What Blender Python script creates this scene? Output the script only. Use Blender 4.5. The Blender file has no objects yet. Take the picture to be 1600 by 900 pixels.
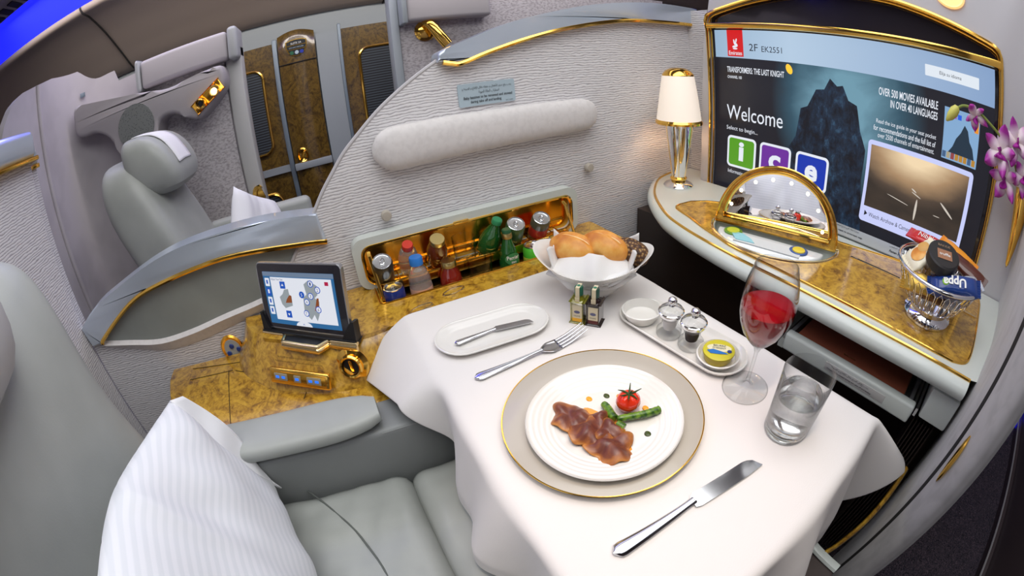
import bpy, bmesh, math, random
from mathutils import Vector, Matrix, noise
from mathutils.geometry import tessellate_polygon
random.seed(7)
V = Vector
sc = bpy.context.scene
COL = sc.collection
PI = math.pi

# ------------------------------------------------------------------ camera, light, exposure
CAM = V((0, 0, 1.237))
cd = bpy.data.cameras.new('camera')
cam = bpy.data.objects.new('camera', cd)
COL.objects.link(cam)
sc.camera = cam
cd.type = 'PANO'
cd.panorama_type = 'FISHEYE_EQUISOLID'
cd.fisheye_lens = 14.827
cd.fisheye_fov = PI * 1.15
cd.sensor_width = 36
cd.shift_y = -0.09826
cd.clip_start = 0.02
r_, u_, b_ = V((.44385243, .89151847, -.0904977)), V((-.307965, .24659929, .91888321)), V((.84151802, -.37997842, .38401018))
cam.matrix_world = Matrix(((r_.x, u_.x, b_.x, CAM.x), (r_.y, u_.y, b_.y, CAM.y), (r_.z, u_.z, b_.z, CAM.z), (0, 0, 0, 1)))

sc.view_settings.view_transform = 'Standard'
sc.view_settings.look = 'None'
sc.view_settings.gamma = 1
sc.view_settings.use_curve_mapping = False
sc.view_settings.exposure = 0.22

w = bpy.data.worlds.new('cabin_air')
sc.world = w
w.use_nodes = True
w.node_tree.nodes['Background'].inputs[0].default_value = (.75, .8, .9, 1)
w.node_tree.nodes['Background'].inputs[1].default_value = .35


def area(name, loc, rot, sx, sy, power, col=(1, 1, 1)):
    l = bpy.data.lights.new(name, 'AREA')
    l.shape = 'RECTANGLE'
    l.size, l.size_y, l.energy, l.color = sx, sy, power, col
    o = bpy.data.objects.new(name, l)
    o.location, o.rotation_euler = loc, rot
    COL.objects.link(o)
    return o


def point(name, loc, power, col, r=.02):
    l = bpy.data.lights.new(name, 'POINT')
    l.energy, l.color, l.shadow_soft_size = power, col, r
    o = bpy.data.objects.new(name, l)
    o.location = loc
    COL.objects.link(o)
    return o


def spot(name, loc, target, power, col, ang=1.2, blend=.6, r=.02):
    l = bpy.data.lights.new(name, 'SPOT')
    l.energy, l.color, l.spot_size, l.spot_blend, l.shadow_soft_size = power, col, ang, blend, r
    o = bpy.data.objects.new(name, l)
    o.location = loc
    o.rotation_euler = (V(target) - V(loc)).to_track_quat('-Z', 'Y').to_euler()
    COL.objects.link(o)
    return o


area('ceiling_light_suite', (-.35, .15, 2.3), (0, 0, 0), 1.1, 2.2, 23, (.985, .99, .99))
area('ceiling_light_middle', (-1.7, .2, 2.3), (0, 0, 0), .5, 3.4, 10, (1, .98, .97))
area('ceiling_light_aisle', (.62, .9, 2.3), (0, 0, 0), .3, 3, 9, (.9, .93, 1))
area('bin_fill_light', (-1.98, .2, 2.28), (0, math.radians(48), 0), .12, 4.5, 20, (1, .93, .86))  # added fill, not a cabin fitting: tilted at the far bins to brighten them
spot('ceiling_spot_table', (-.1, .1, 2.28), (-.22, .28, .72), 27, (1, .78, .60), .52, .9, .04)

# ------------------------------------------------------------------ materials
MATS = {}


def nmat(name):
    m = bpy.data.materials.new(name)
    m.use_nodes = True
    nt = m.node_tree
    MATS[name] = m
    return m, nt, nt.nodes['Principled BSDF']


def P(name, col, rough=.5, metal=0, coat=0, trans=0, ior=1.45, emit=None, es=0, sheen=0, spec=None, alpha=1, sss=0):
    m, nt, b = nmat(name)
    b.inputs['Base Color'].default_value = (*col, 1)
    b.inputs['Roughness'].default_value = rough
    b.inputs['Metallic'].default_value = metal
    b.inputs['Coat Weight'].default_value = coat
    b.inputs['Coat Roughness'].default_value = .06
    b.inputs['Transmission Weight'].default_value = trans
    b.inputs['IOR'].default_value = ior
    b.inputs['Sheen Weight'].default_value = sheen
    b.inputs['Alpha'].default_value = alpha
    if spec is not None:
        b.inputs['Specular IOR Level'].default_value = spec
    if sss:
        b.inputs['Subsurface Weight'].default_value = sss
        b.inputs['Subsurface Radius'].default_value = (.01, .006, .004)
    if emit:
        b.inputs['Emission Color'].default_value = (*emit, 1)
        b.inputs['Emission Strength'].default_value = es
    return m


def N(nt, t, **k):
    n = nt.nodes.new(t)
    for a, v in k.items():
        if a.startswith('i_'):
            key = a[2:].replace('_', ' ')
            n.inputs[int(key) if key.isdigit() else key].default_value = v
        else:
            setattr(n, a, v)
    return n


def ramp(nt, stops):
    n = nt.nodes.new('ShaderNodeValToRGB')
    e = n.color_ramp.elements
    while len(e) < len(stops):
        e.new(.5)
    for s, (p, c) in zip(e, stops):
        s.position = p
        s.color = (*c, 1) if len(c) == 3 else c
    return n


def coords(nt, scale=(1, 1, 1), kind='Object', rot=(0, 0, 0)):
    tc = N(nt, 'ShaderNodeTexCoord')
    mp = N(nt, 'ShaderNodeMapping')
    mp.inputs['Scale'].default_value = scale
    mp.inputs['Rotation'].default_value = rot
    nt.links.new(tc.outputs[kind], mp.inputs[0])
    return mp.outputs[0]


def fabric(name, c1, c2, scale, bump=.5, rough=.9, dist=.004):
    m, nt, b = nmat(name)
    co = coords(nt, scale)
    n1 = N(nt, 'ShaderNodeTexNoise', i_Scale=1.0, i_Detail=2.0, i_Distortion=.3)
    nt.links.new(co, n1.inputs['Vector'])
    r = ramp(nt, [(.36, c1), (.56, c2)])
    nt.links.new(n1.outputs[0], r.inputs[0])
    nt.links.new(r.outputs[0], b.inputs['Base Color'])
    bp = N(nt, 'ShaderNodeBump', i_Strength=bump, i_Distance=dist)
    nt.links.new(n1.outputs[0], bp.inputs['Height'])
    nt.links.new(bp.outputs[0], b.inputs['Normal'])
    b.inputs['Roughness'].default_value = rough
    b.inputs['Sheen Weight'].default_value = .2
    return m


def burl(name, dark, mid, light, rough=.12, sc_=9):
    m, nt, b = nmat(name)
    co = coords(nt)
    n1 = N(nt, 'ShaderNodeTexNoise', i_Scale=float(sc_), i_Detail=7.0, i_Distortion=3.2, i_Roughness=.62)
    n2 = N(nt, 'ShaderNodeTexNoise', i_Scale=sc_ * 6.0, i_Detail=4.0, i_Distortion=1.5)
    mx = N(nt, 'ShaderNodeMix', data_type='FLOAT')
    mx.inputs[0].default_value = .38
    for n in (n1, n2):
        nt.links.new(co, n.inputs['Vector'])
    nt.links.new(n1.outputs[0], mx.inputs[2])
    nt.links.new(n2.outputs[0], mx.inputs[3])
    r = ramp(nt, [(.36, dark), (.47, mid), (.58, light), (.70, mid)])
    nt.links.new(mx.outputs[0], r.inputs[0])
    nt.links.new(r.outputs[0], b.inputs['Base Color'])
    b.inputs['Roughness'].default_value = .35
    b.inputs['Coat Weight'].default_value = 1
    b.inputs['Coat Roughness'].default_value = rough
    return m


def leather(name, col, sc_=240, bump=.12, rough=.42, perf=False):
    m, nt, b = nmat(name)
    co = coords(nt)
    n1 = N(nt, 'ShaderNodeTexVoronoi' if perf else 'ShaderNodeTexNoise')
    n1.inputs['Scale'].default_value = sc_
    nt.links.new(co, n1.inputs['Vector'])
    n2 = N(nt, 'ShaderNodeTexNoise', i_Scale=7.0, i_Detail=3.0)
    nt.links.new(co, n2.inputs['Vector'])
    r = ramp(nt, [(.3, tuple(c * .9 for c in col)), (.7, tuple(c * 1.06 for c in col))])
    nt.links.new(n2.outputs[0], r.inputs[0])
    nt.links.new(r.outputs[0], b.inputs['Base Color'])
    bp = N(nt, 'ShaderNodeBump', i_Strength=bump, i_Distance=.001)
    nt.links.new(n1.outputs[0], bp.inputs['Height'])
    nt.links.new(bp.outputs[0], b.inputs['Normal'])
    b.inputs['Roughness'].default_value = rough
    return m


# ripple-woven wall cloth: long threads along y, fine across z
def ripple(name, c1, c2, period, stretch):
    m, nt, b = nmat(name)
    tc = N(nt, 'ShaderNodeTexCoord')
    sp = N(nt, 'ShaderNodeSeparateXYZ')
    nt.links.new(tc.outputs['Object'], sp.inputs[0])
    mp = N(nt, 'ShaderNodeMapping')
    mp.inputs['Scale'].default_value = stretch
    nt.links.new(tc.outputs['Object'], mp.inputs[0])
    nz = N(nt, 'ShaderNodeTexNoise', i_Scale=1.0, i_Detail=3.0)
    nt.links.new(mp.outputs[0], nz.inputs['Vector'])
    f1 = N(nt, 'ShaderNodeMath', operation='MULTIPLY')
    f1.inputs[1].default_value = 2 * PI / period
    nt.links.new(sp.outputs[2], f1.inputs[0])
    f2 = N(nt, 'ShaderNodeMath', operation='MULTIPLY_ADD')
    f2.inputs[1].default_value = 11.0
    nt.links.new(nz.outputs[0], f2.inputs[0])
    nt.links.new(f1.outputs[0], f2.inputs[2])
    sn_ = N(nt, 'ShaderNodeMath', operation='SINE')
    nt.links.new(f2.outputs[0], sn_.inputs[0])
    r = ramp(nt, [(.0, c1), (.42, c2)])
    h = N(nt, 'ShaderNodeMath', operation='MULTIPLY_ADD')
    h.inputs[1].default_value, h.inputs[2].default_value = .5, .5
    nt.links.new(sn_.outputs[0], h.inputs[0])
    nt.links.new(h.outputs[0], r.inputs[0])
    nt.links.new(r.outputs[0], b.inputs['Base Color'])
    bp = N(nt, 'ShaderNodeBump', i_Strength=.35, i_Distance=.0010)
    nt.links.new(h.outputs[0], bp.inputs['Height'])
    nt.links.new(bp.outputs[0], b.inputs['Normal'])
    b.inputs['Roughness'].default_value = .9
    return m


M_RIP = ripple('ripple_fabric', (.38, .36, .375), (.76, .74, .75), .0078, (40, 26, 60))
M_RIPX = ripple('ripple_fabric_cross', (.32, .30, .32), (.66, .64, .65), .0078, (26, 40, 60))
M_PAD = fabric('pad_fabric', (.66, .63, .62), (.71, .68, .67), (60, 60, 60), .1)
M_SHELL = fabric('shell_fabric', (.40, .37, .39), (.45, .42, .44), (5, 5, 5), .05)
M_SIDE = fabric('neighbour_fabric', (.36, .33, .34), (.55, .52, .53), (60, 60, 120), .4)
M_BLEND = fabric('brushed_wall', (.40, .385, .39), (.46, .445, .45), (14, 60, 20), .05, .5)
M_LEA = leather('seat_leather', (.37, .385, .36))
M_LEAP = leather('perforated_leather', (.31, .335, .32), 420, .5, .5, True)
M_LEAD = leather('inset_leather', (.27, .29, .27), 200, .06, .5)
M_GREY = P('grey_lacquer', (.60, .64, .60), .32, coat=.3)
M_TVG = P('surround_grey', (.52, .51, .53), .45)
M_SILV = P('silver_lacquer', (.58, .65, .74), .28, .5, coat=.6)
M_SLAT = P('slate_trim', (.17, .21, .25), .35, .2)
M_STRIP = P('grey_column', (.30, .33, .35), .4)
M_GOLD = P('gold', (1, .60, .12), .13, 1)
M_GOLDP = P('pale_gold', (1, .78, .42), .2, 1)
M_GOLDD = P('tray_gold', (.95, .50, .07), .2, 1)
M_CHR = P('chrome', (.82, .82, .84), .08, 1)
M_STEEL = P('cutlery_steel', (.62, .62, .64), .13, 1)
M_ALU = P('can_aluminium', (.75, .76, .78), .25, 1)
M_BURL = burl('burl_wood', (.15, .058, .005), (.42, .215, .014), (.64, .37, .035))
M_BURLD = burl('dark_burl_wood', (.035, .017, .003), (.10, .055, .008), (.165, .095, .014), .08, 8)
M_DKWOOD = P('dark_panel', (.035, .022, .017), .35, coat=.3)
M_BLACK = P('black_plastic', (.012, .012, .014), .3)
M_BGLASS = P('black_glass', (.018, .016, .022), .12, coat=1)
M_DARK = P('dark_recess', (.02, .018, .018), .8)
M_WHITE = P('white_porcelain', (.80, .775, .73), .12, coat=.6)
M_CHARG = P('charger_grey', (.46, .42, .36), .3, coat=.3)
M_TAG = P('label_blue_grey', (.42, .52, .58), .4)
M_TAGG = P('label_grey', (.36, .38, .38), .4)
M_INK = P('black_ink', (.02, .02, .025), .6)
M_WINK = P('white_ink', (.85, .85, .82), .5)
M_GLASS = P('clear_glass', (1, 1, 1), .0, trans=1, ior=1.35)
def thin_glass(name, tint=(1, 1, 1), k=1.5, base=.03):
    m = bpy.data.materials.new(name)
    m.use_nodes = True
    nt = m.node_tree
    nt.nodes.clear()
    out = N(nt, 'ShaderNodeOutputMaterial')
    tr = N(nt, 'ShaderNodeBsdfTransparent')
    tr.inputs[0].default_value = (*tint, 1)
    gl = N(nt, 'ShaderNodeBsdfGlossy')
    gl.inputs['Roughness'].default_value = .02
    fr = N(nt, 'ShaderNodeLayerWeight')
    fr.inputs[0].default_value = .5
    md = N(nt, 'ShaderNodeMath', operation='MULTIPLY_ADD')
    md.inputs[1].default_value, md.inputs[2].default_value = k * .55, base
    md.use_clamp = True
    mx = N(nt, 'ShaderNodeMixShader')
    pw_ = N(nt, 'ShaderNodeMath', operation='POWER')
    pw_.inputs[1].default_value = 2.6
    nt.links.new(fr.outputs['Facing'], pw_.inputs[0])
    nt.links.new(pw_.outputs[0], md.inputs[0])
    p4 = N(nt, 'ShaderNodeMath', operation='POWER')
    p4.inputs[1].default_value = 3.5
    nt.links.new(fr.outputs['Facing'], p4.inputs[0])
    rc = ramp(nt, [(0, tint), (1, tuple(.42 * c for c in tint))])
    nt.links.new(p4.outputs[0], rc.inputs[0])
    nt.links.new(rc.outputs[0], tr.inputs[0])
    nt.links.new(md.outputs[0], mx.inputs[0])
    nt.links.new(tr.outputs[0], mx.inputs[1])
    nt.links.new(gl.outputs[0], mx.inputs[2])
    nt.links.new(mx.outputs[0], out.inputs[0])
    return m


M_TGLASS = thin_glass('thick_glass', (.955, .96, .96), 1.3, .02)
sc.cycles.transparent_max_bounces = 24
M_WATER = P('water', (1, 1, 1), .0, trans=1, ior=1.33)
M_WINE = P('red_wine', (.62, .008, .018), .02, trans=.55, ior=1.2)
M_MIRR = P('mirror_glass', (.9, .9, .92), .01, 1)
M_BULB = P('lit_bulb', (1, .9, .7), .3, emit=(1, .82, .5), es=6)
M_BIN = P('bin_panel', (.40, .33, .29), .5)
M_CEIL = P('ceiling_panel', (.30, .27, .28), .6)
M_BLUE = P('blue_cove_light', (.02, .03, .2), .5, emit=(.008, .012, 1), es=1.3)
M_TABLE = P('table_board', (.1, .09, .08), .5)
M_LINK = P('recess_line', (.05, .03, .01), .7)

m, nt, b = nmat('table_linen')
b.inputs['Roughness'].default_value = .85
b.inputs['Base Color'].default_value = (.77, .735, .71, 1)
co = coords(nt, (1, 1, 1))
n1 = N(nt, 'ShaderNodeTexNoise', i_Scale=7.0, i_Detail=2.0)
nt.links.new(co, n1.inputs['Vector'])
n2 = N(nt, 'ShaderNodeTexNoise', i_Scale=500.0, i_Detail=1.0)
nt.links.new(co, n2.inputs['Vector'])
bp = N(nt, 'ShaderNodeBump', i_Strength=.25, i_Distance=.012)
nt.links.new(n1.outputs[0], bp.inputs['Height'])
b2 = N(nt, 'ShaderNodeBump', i_Strength=.15, i_Distance=.0006)
nt.links.new(n2.outputs[0], b2.inputs['Height'])
nt.links.new(bp.outputs[0], b2.inputs['Normal'])
nt.links.new(b2.outputs[0], b.inputs['Normal'])
M_LINEN = m

m, nt, b = nmat('striped_pillowcase')
tc = N(nt, 'ShaderNodeTexCoord')
dt = N(nt, 'ShaderNodeVectorMath', operation='DOT_PRODUCT')
dt.inputs[1].default_value = (.052, -.349, .936)
nt.links.new(tc.outputs['Object'], dt.inputs[0])
sc_m = N(nt, 'ShaderNodeMath', operation='MULTIPLY')
sc_m.inputs[1].default_value = 2 * PI / .0145
nt.links.new(dt.outputs['Value'], sc_m.inputs[0])
sn_m = N(nt, 'ShaderNodeMath', operation='SINE')
nt.links.new(sc_m.outputs[0], sn_m.inputs[0])
wv = N(nt, 'ShaderNodeMath', operation='MULTIPLY_ADD')
wv.inputs[1].default_value, wv.inputs[2].default_value = .5, .5
nt.links.new(sn_m.outputs[0], wv.inputs[0])
r = ramp(nt, [(.3, (.76, .78, .81)), (.7, (.83, .84, .87))])
nt.links.new(wv.outputs[0], r.inputs[0])
nt.links.new(r.outputs[0], b.inputs['Base Color'])
b.inputs['Roughness'].default_value = .7
M_PILLOW = m
M_COTTON = P('plain_cotton', (.80, .80, .82), .85)

m, nt, b = nmat('carpet')
co = coords(nt, (55, 55, 55))
vo = N(nt, 'ShaderNodeTexVoronoi', i_Scale=1.0)
wv = N(nt, 'ShaderNodeTexNoise', i_Scale=1.2, i_Detail=1.0, i_Distortion=2.5)
nt.links.new(co, vo.inputs['Vector'])
nt.links.new(co, wv.inputs['Vector'])
r = ramp(nt, [(.42, (.016, .014, .020)), (.50, (.13, .09, .11)), (.58, (.022, .020, .030))])
nt.links.new(wv.outputs[0], r.inputs[0])
nt.links.new(r.outputs[0], b.inputs['Base Color'])
b.inputs['Roughness'].default_value = 1
M_CARPET = m

m, nt, b = nmat('pleated_blind')
co = coords(nt, (1, 1, 1))
wv = N(nt, 'ShaderNodeTexWave', i_Scale=17.0, bands_direction='Z')
nt.links.new(co, wv.inputs['Vector'])
r = ramp(nt, [(.3, (.006, .007, .009)), (.9, (.055, .07, .085))])
nt.links.new(wv.outputs[0], r.inputs[0])
nt.links.new(r.outputs[0], b.inputs['Base Color'])
b.inputs['Roughness'].default_value = .6
M_BLIND = m

m, nt, b = nmat('lamp_shade')
b.inputs['Base Color'].default_value = (.9, .85, .78, 1)
b.inputs['Roughness'].default_value = .8
b.inputs['Emission Color'].default_value = (1, .80, .62, 1)
b.inputs['Emission Strength'].default_value = .34
M_SHADE = m

m, nt, b = nmat('bread_crust')
co = coords(nt)
n1 = N(nt, 'ShaderNodeTexNoise', i_Scale=22.0, i_Detail=4.0)
nt.links.new(co, n1.inputs['Vector'])
r = ramp(nt, [(.35, (.52, .15, .015)), (.55, (.76, .33, .055)), (.7, (.85, .50, .14))])
nt.links.new(n1.outputs[0], r.inputs[0])
nt.links.new(r.outputs[0], b.inputs['Base Color'])
b.inputs['Roughness'].default_value = .4
M_BREAD = m
m, nt, b = nmat('seeded_crust')
co = coords(nt)
n1 = N(nt, 'ShaderNodeTexVoronoi', i_Scale=150.0)
nt.links.new(co, n1.inputs['Vector'])
r = ramp(nt, [(.15, (.45, .28, .10)), (.4, (.13, .05, .015)), (.7, (.05, .02, .008))])
nt.links.new(n1.outputs[0], r.inputs[0])
nt.links.new(r.outputs[0], b.inputs['Base Color'])
bp = N(nt, 'ShaderNodeBump', i_Strength=.8, i_Distance=.003)
nt.links.new(n1.outputs[0], bp.inputs['Height'])
nt.links.new(bp.outputs[0], b.inputs['Normal'])
b.inputs['Roughness'].default_value = .6
M_SEED = m
m, nt, b = nmat('cured_meat')
co = coords(nt)
n1 = N(nt, 'ShaderNodeTexNoise', i_Scale=38.0, i_Detail=5.0, i_Distortion=1.0)
nt.links.new(co, n1.inputs['Vector'])
r = ramp(nt, [(.30, (.085, .018, .016)), (.55, (.17, .045, .022)), (.75, (.34, .11, .025)), (.92, (.50, .20, .04))])
uvm = N(nt, 'ShaderNodeUVMap')
suv = N(nt, 'ShaderNodeSeparateXYZ')
nt.links.new(uvm.outputs[0], suv.inputs[0])
pw = N(nt, 'ShaderNodeMath', operation='POWER')
pw.inputs[1].default_value = 4.0
nt.links.new(suv.outputs[1], pw.inputs[0])
ma = N(nt, 'ShaderNodeMath', operation='MULTIPLY_ADD')
ma.inputs[1].default_value = .40
nt.links.new(pw.outputs[0], ma.inputs[0])
nt.links.new(n1.outputs[0], ma.inputs[2])
nt.links.new(ma.outputs[0], r.inputs[0])
nt.links.new(r.outputs[0], b.inputs['Base Color'])
b.inputs['Roughness'].default_value = .42
b.inputs['Coat Weight'].default_value = .12
M_MEAT = m
m, nt, b = nmat('asparagus_green')
co = coords(nt)
n1 = N(nt, 'ShaderNodeTexNoise', i_Scale=110.0, i_Detail=3.0)
nt.links.new(co, n1.inputs['Vector'])
r = ramp(nt, [(.4, (.02, .07, .008)), (.6, (.14, .27, .02)), (.8, (.32, .42, .06))])
nt.links.new(n1.outputs[0], r.inputs[0])
nt.links.new(r.outputs[0], b.inputs['Base Color'])
b.inputs['Roughness'].default_value = .3
M_ASP = m
M_TOM = P('tomato_red', (.72, .035, .010), .15, coat=.5)
M_CALYX = P('calyx_green', (.03, .06, .01), .6)
M_ORANGE = P('orange_sauce', (.85, .35, .02), .2)
M_PESTO = P('dark_green_sauce', (.05, .07, .012), .25)


# ------------------------------------------------------------------ mesh helpers
def BM():
    return bmesh.new()


def tloc(o):
    l = V((0, 0, 0))
    while o is not None:
        l = l + o.location
        o = o.parent
    return l


def fin(name, bm, mat, parent=None, origin=None, smooth=True, angle=38, mods=()):
    """link one mesh object; bm is in world coordinates"""
    me = bpy.data.meshes.new(name)
    base = tloc(parent) if parent is not None else V(origin if origin is not None else (0, 0, 0))
    if base.length > 0:
        bmesh.ops.translate(bm, vec=-base, verts=bm.verts)
    bmesh.ops.recalc_face_normals(bm, faces=bm.faces)
    bm.to_mesh(me)
    bm.free()
    mats = mat if isinstance(mat, (list, tuple)) else [mat]
    for q in mats:
        me.materials.append(q)
    if smooth:
        me.polygons.foreach_set('use_smooth', [True] * len(me.polygons))
        if angle < 180:
            me.set_sharp_from_angle(angle=math.radians(angle))
    o = bpy.data.objects.new(name, me)
    COL.objects.link(o)
    if parent is not None:
        o.parent = parent
    else:
        o.location = base
    for t, kw in mods:
        md = o.modifiers.new(t.lower(), t)
        for k, v in kw.items():
            setattr(md, k, v)
    return o


def tag(o, label, cat, group=None, kind=None):
    o['label'] = label
    o['category'] = cat
    if group:
        o['group'] = group
    if kind:
        o['kind'] = kind
    return o


def root(name, loc, label, cat, group=None):
    o = bpy.data.objects.new(name, None)
    o.empty_display_size = .05
    o.location = loc
    COL.objects.link(o)
    return tag(o, label, cat, group)


def struct(o):
    o['kind'] = 'structure'
    return o


def box(bm, lo, hi, bev=0, seg=2):
    g = bmesh.ops.create_cube(bm, size=1)
    vs = g['verts']
    lo, hi = V(lo), V(hi)
    for v in vs:
        v.co = V((lo[i] + (v.co[i] + .5) * (hi[i] - lo[i]) for i in range(3)))
    if bev:
        es = list({e for v in vs for e in v.link_edges})
        bmesh.ops.bevel(bm, geom=es, offset=bev, segments=seg, affect='EDGES', profile=.5)
    return bm


def obox(bm, c, sx, sy, sz, ux, uy, uz, bev=0, seg=2):
    """oriented box: centre c, full sizes, unit axes"""
    g = bmesh.ops.create_cube(bm, size=1)
    vs = g['verts']
    c, ux, uy, uz = V(c), V(ux), V(uy), V(uz)
    for v in vs:
        a = v.co.copy()
        v.co = c + ux * a.x * sx + uy * a.y * sy + uz * a.z * sz
    if bev:
        es = list({e for v in vs for e in v.link_edges})
        bmesh.ops.bevel(bm, geom=es, offset=bev, segments=seg, affect='EDGES', profile=.5)
    return bm


def pmap(plane, p, d):
    a, b_ = p
    return {'yz': V((d, a, b_)), 'xz': V((a, d, b_)), 'xy': V((a, b_, d))}[plane]


def fill_loops(bm, loops):
    flat = [v for lp in loops for v in lp]
    for t in tessellate_polygon([[v.co.copy() for v in lp] for lp in loops]):
        if len(set(t)) == 3:
            try:
                bm.faces.new([flat[k] for k in t])
            except ValueError:
                pass


def prism(bm, pts, plane, d0, d1, holes=(), bev=0):
    """extrude the outline (with holes) from d0 to d1"""
    loops = [list(pts)] + [list(h) for h in holes]
    caps = []
    for d in (d0, d1):
        vl = [[bm.verts.new(pmap(plane, p, d)) for p in lp] for lp in loops]
        caps.append(vl)
        fill_loops(bm, vl)
    for la, lb in zip(*caps):
        n = len(la)
        for i in range(n):
            bm.faces.new((la[i], la[(i + 1) % n], lb[(i + 1) % n], lb[i]))
    if bev:
        es = [e for la in caps[1] for i in range(len(la)) for e in la[i].link_edges if e.other_vert(la[i]) is la[(i + 1) % len(la)]]
        bmesh.ops.bevel(bm, geom=es, offset=bev, segments=3, affect='EDGES', profile=.5)
    return bm


def cat(pts, n=6, closed=False):
    """Catmull-Rom through points of any dimension"""
    out = []
    L = len(pts)
    rng = range(L) if closed else range(L - 1)
    for i in rng:
        if closed:
            p = [pts[(i + k - 1) % L] for k in range(4)]
        else:
            p = [pts[max(0, min(L - 1, i + k - 1))] for k in range(4)]
        for j in range(n):
            t = j / n
            out.append(tuple(.5 * (2 * b1 + (c - a) * t + (2 * a - 5 * b1 + 4 * c - d) * t * t + (3 * b1 - a - 3 * c + d) * t ** 3)
                             for a, b1, c, d in zip(*p)))
    if not closed:
        out.append(tuple(pts[-1]))
    return out


def rrect(x0, y0, x1, y1, r, n=6):
    out = []
    for cx, cy, a0 in ((x1 - r, y1 - r, 0), (x0 + r, y1 - r, 90), (x0 + r, y0 + r, 180), (x1 - r, y0 + r, 270)):
        for i in range(n + 1):
            a = math.radians(a0 + 90 * i / n)
            out.append((cx + r * math.cos(a), cy + r * math.sin(a)))
    return out


def oval(cx, cy, a, b1, n=40, rot=0):
    out = []
    for i in range(n):
        t = 2 * PI * i / n
        x, y = a * math.cos(t), b1 * math.sin(t)
        out.append((cx + x * math.cos(rot) - y * math.sin(rot), cy + x * math.sin(rot) + y * math.cos(rot)))
    return out


def lathe(bm, prof, c=(0, 0, 0), seg=48, ax=None, ell=1.0):
    c = V(c)
    q = V(ax).to_track_quat('Z', 'Y').to_matrix() if ax is not None else Matrix.Identity(3)
    rings = []
    for r, z in prof:
        if r < 1e-6:
            rings.append([bm.verts.new(c + q @ V((0, 0, z)))])
        else:
            rings.append([bm.verts.new(c + q @ V((r * math.cos(2 * PI * i / seg), ell * r * math.sin(2 * PI * i / seg), z))) for i in range(seg)])
    for a, b1 in zip(rings, rings[1:]):
        for i in range(seg):
            j = (i + 1) % seg
            if len(a) == 1 and len(b1) == 1:
                continue
            if len(a) == 1:
                bm.faces.new((a[0], b1[i], b1[j]))
            elif len(b1) == 1:
                bm.faces.new((a[i], a[j], b1[0]))
            else:
                bm.faces.new((a[i], a[j], b1[j], b1[i]))
    return bm


def tube(bm, pts, r, seg=10, closed=False, cap=True, flat=None):
    """r: number or list; flat=(sx,sz) squashes the section"""
    pts = [V(p) for p in pts]
    n = len(pts)
    rs = r if isinstance(r, (list, tuple)) else [r] * n
    rings = []
    up = None
    for i in range(n):
        a = pts[(i - 1) % n] if (closed or i > 0) else pts[i]
        b1 = pts[(i + 1) % n] if (closed or i < n - 1) else pts[i]
        t = (b1 - a).normalized()
        if up is None:
            up = V((0, 0, 1)) if abs(t.z) < .9 else V((1, 0, 0))
        s = t.cross(up)
        if s.length < 1e-5:
            s = t.cross(V((1, .3, .2)))
        s.normalize()
        u2 = s.cross(t).normalized()
        up = u2
        rings.append([bm.verts.new(pts[i] + (s * math.cos(2 * PI * k / seg) * (flat[0] if flat else 1) + u2 * math.sin(2 * PI * k / seg) * (flat[1] if flat else 1)) * rs[i])
                      for k in range(seg)])
    m_ = n if closed else n - 1
    for i in range(m_):
        a, b1 = rings[i], rings[(i + 1) % n]
        for k in range(seg):
            bm.faces.new((a[k], a[(k + 1) % seg], b1[(k + 1) % seg], b1[k]))
    if not closed and cap:
        bm.faces.new(rings[0])
        bm.faces.new(rings[-1])
    return bm


def surf(bm, f, nu, nv, uv=None):
    g = [[bm.verts.new(f(i / nu, j / nv)) for j in range(nv + 1)] for i in range(nu + 1)]
    lay = bm.loops.layers.uv.verify() if uv else None
    for i in range(nu):
        for j in range(nv):
            fc = bm.faces.new((g[i][j], g[i + 1][j], g[i + 1][j + 1], g[i][j + 1]))
            if uv:
                for lp, (a, b1) in zip(fc.loops, ((i, j), (i + 1, j), (i + 1, j + 1), (i, j + 1))):
                    lp[lay].uv = (a / nu, b1 / nv)
    return g


def loft(bm, loops, cap0=False, cap1=False, closed=True):
    vs = [[bm.verts.new(V(p)) for p in lp] for lp in loops]
    for a, b1 in zip(vs, vs[1:]):
        n = len(a)
        for i in range(n if closed else n - 1):
            j = (i + 1) % n
            bm.faces.new((a[i], a[j], b1[j], b1[i]))
    if cap0:
        bm.faces.new(vs[0])
    if cap1:
        bm.faces.new(vs[-1])
    return vs


def quad(bm, c, r, u, wd, ht, off=0.0):
    c, r, u = V(c), V(r), V(u)
    n = r.cross(u)
    c = c + n * off
    vs = [bm.verts.new(c + r * (a * wd / 2) + u * (b1 * ht / 2)) for a, b1 in ((-1, -1), (1, -1), (1, 1), (-1, 1))]
    bm.faces.new(vs)
    return bm


def poly3(bm, pts):
    return bm.faces.new([bm.verts.new(V(p)) for p in pts])


# Arabic presentation forms (the font engine does no shaping)
AR = {'ا': (0xFE8D, 2), 'أ': (0xFE83, 2), 'إ': (0xFE87, 2), 'ب': (0xFE8F, 4), 'ة': (0xFE93, 2), 'ت': (0xFE95, 4), 'ج': (0xFE9D, 4), 'ح': (0xFEA1, 4),
      'خ': (0xFEA5, 4), 'د': (0xFEA9, 2), 'ذ': (0xFEAB, 2), 'ر': (0xFEAD, 2), 'ز': (0xFEAF, 2), 'س': (0xFEB1, 4), 'ض': (0xFEBD, 4), 'ط': (0xFEC1, 4),
      'ظ': (0xFEC5, 4), 'ع': (0xFEC9, 4), 'ف': (0xFED1, 4), 'ق': (0xFED5, 4), 'ل': (0xFEDD, 4), 'م': (0xFEE1, 4), 'ن': (0xFEE5, 4), 'ه': (0xFEE9, 4),
      'و': (0xFEED, 2), 'ي': (0xFEF1, 4)}


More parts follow.
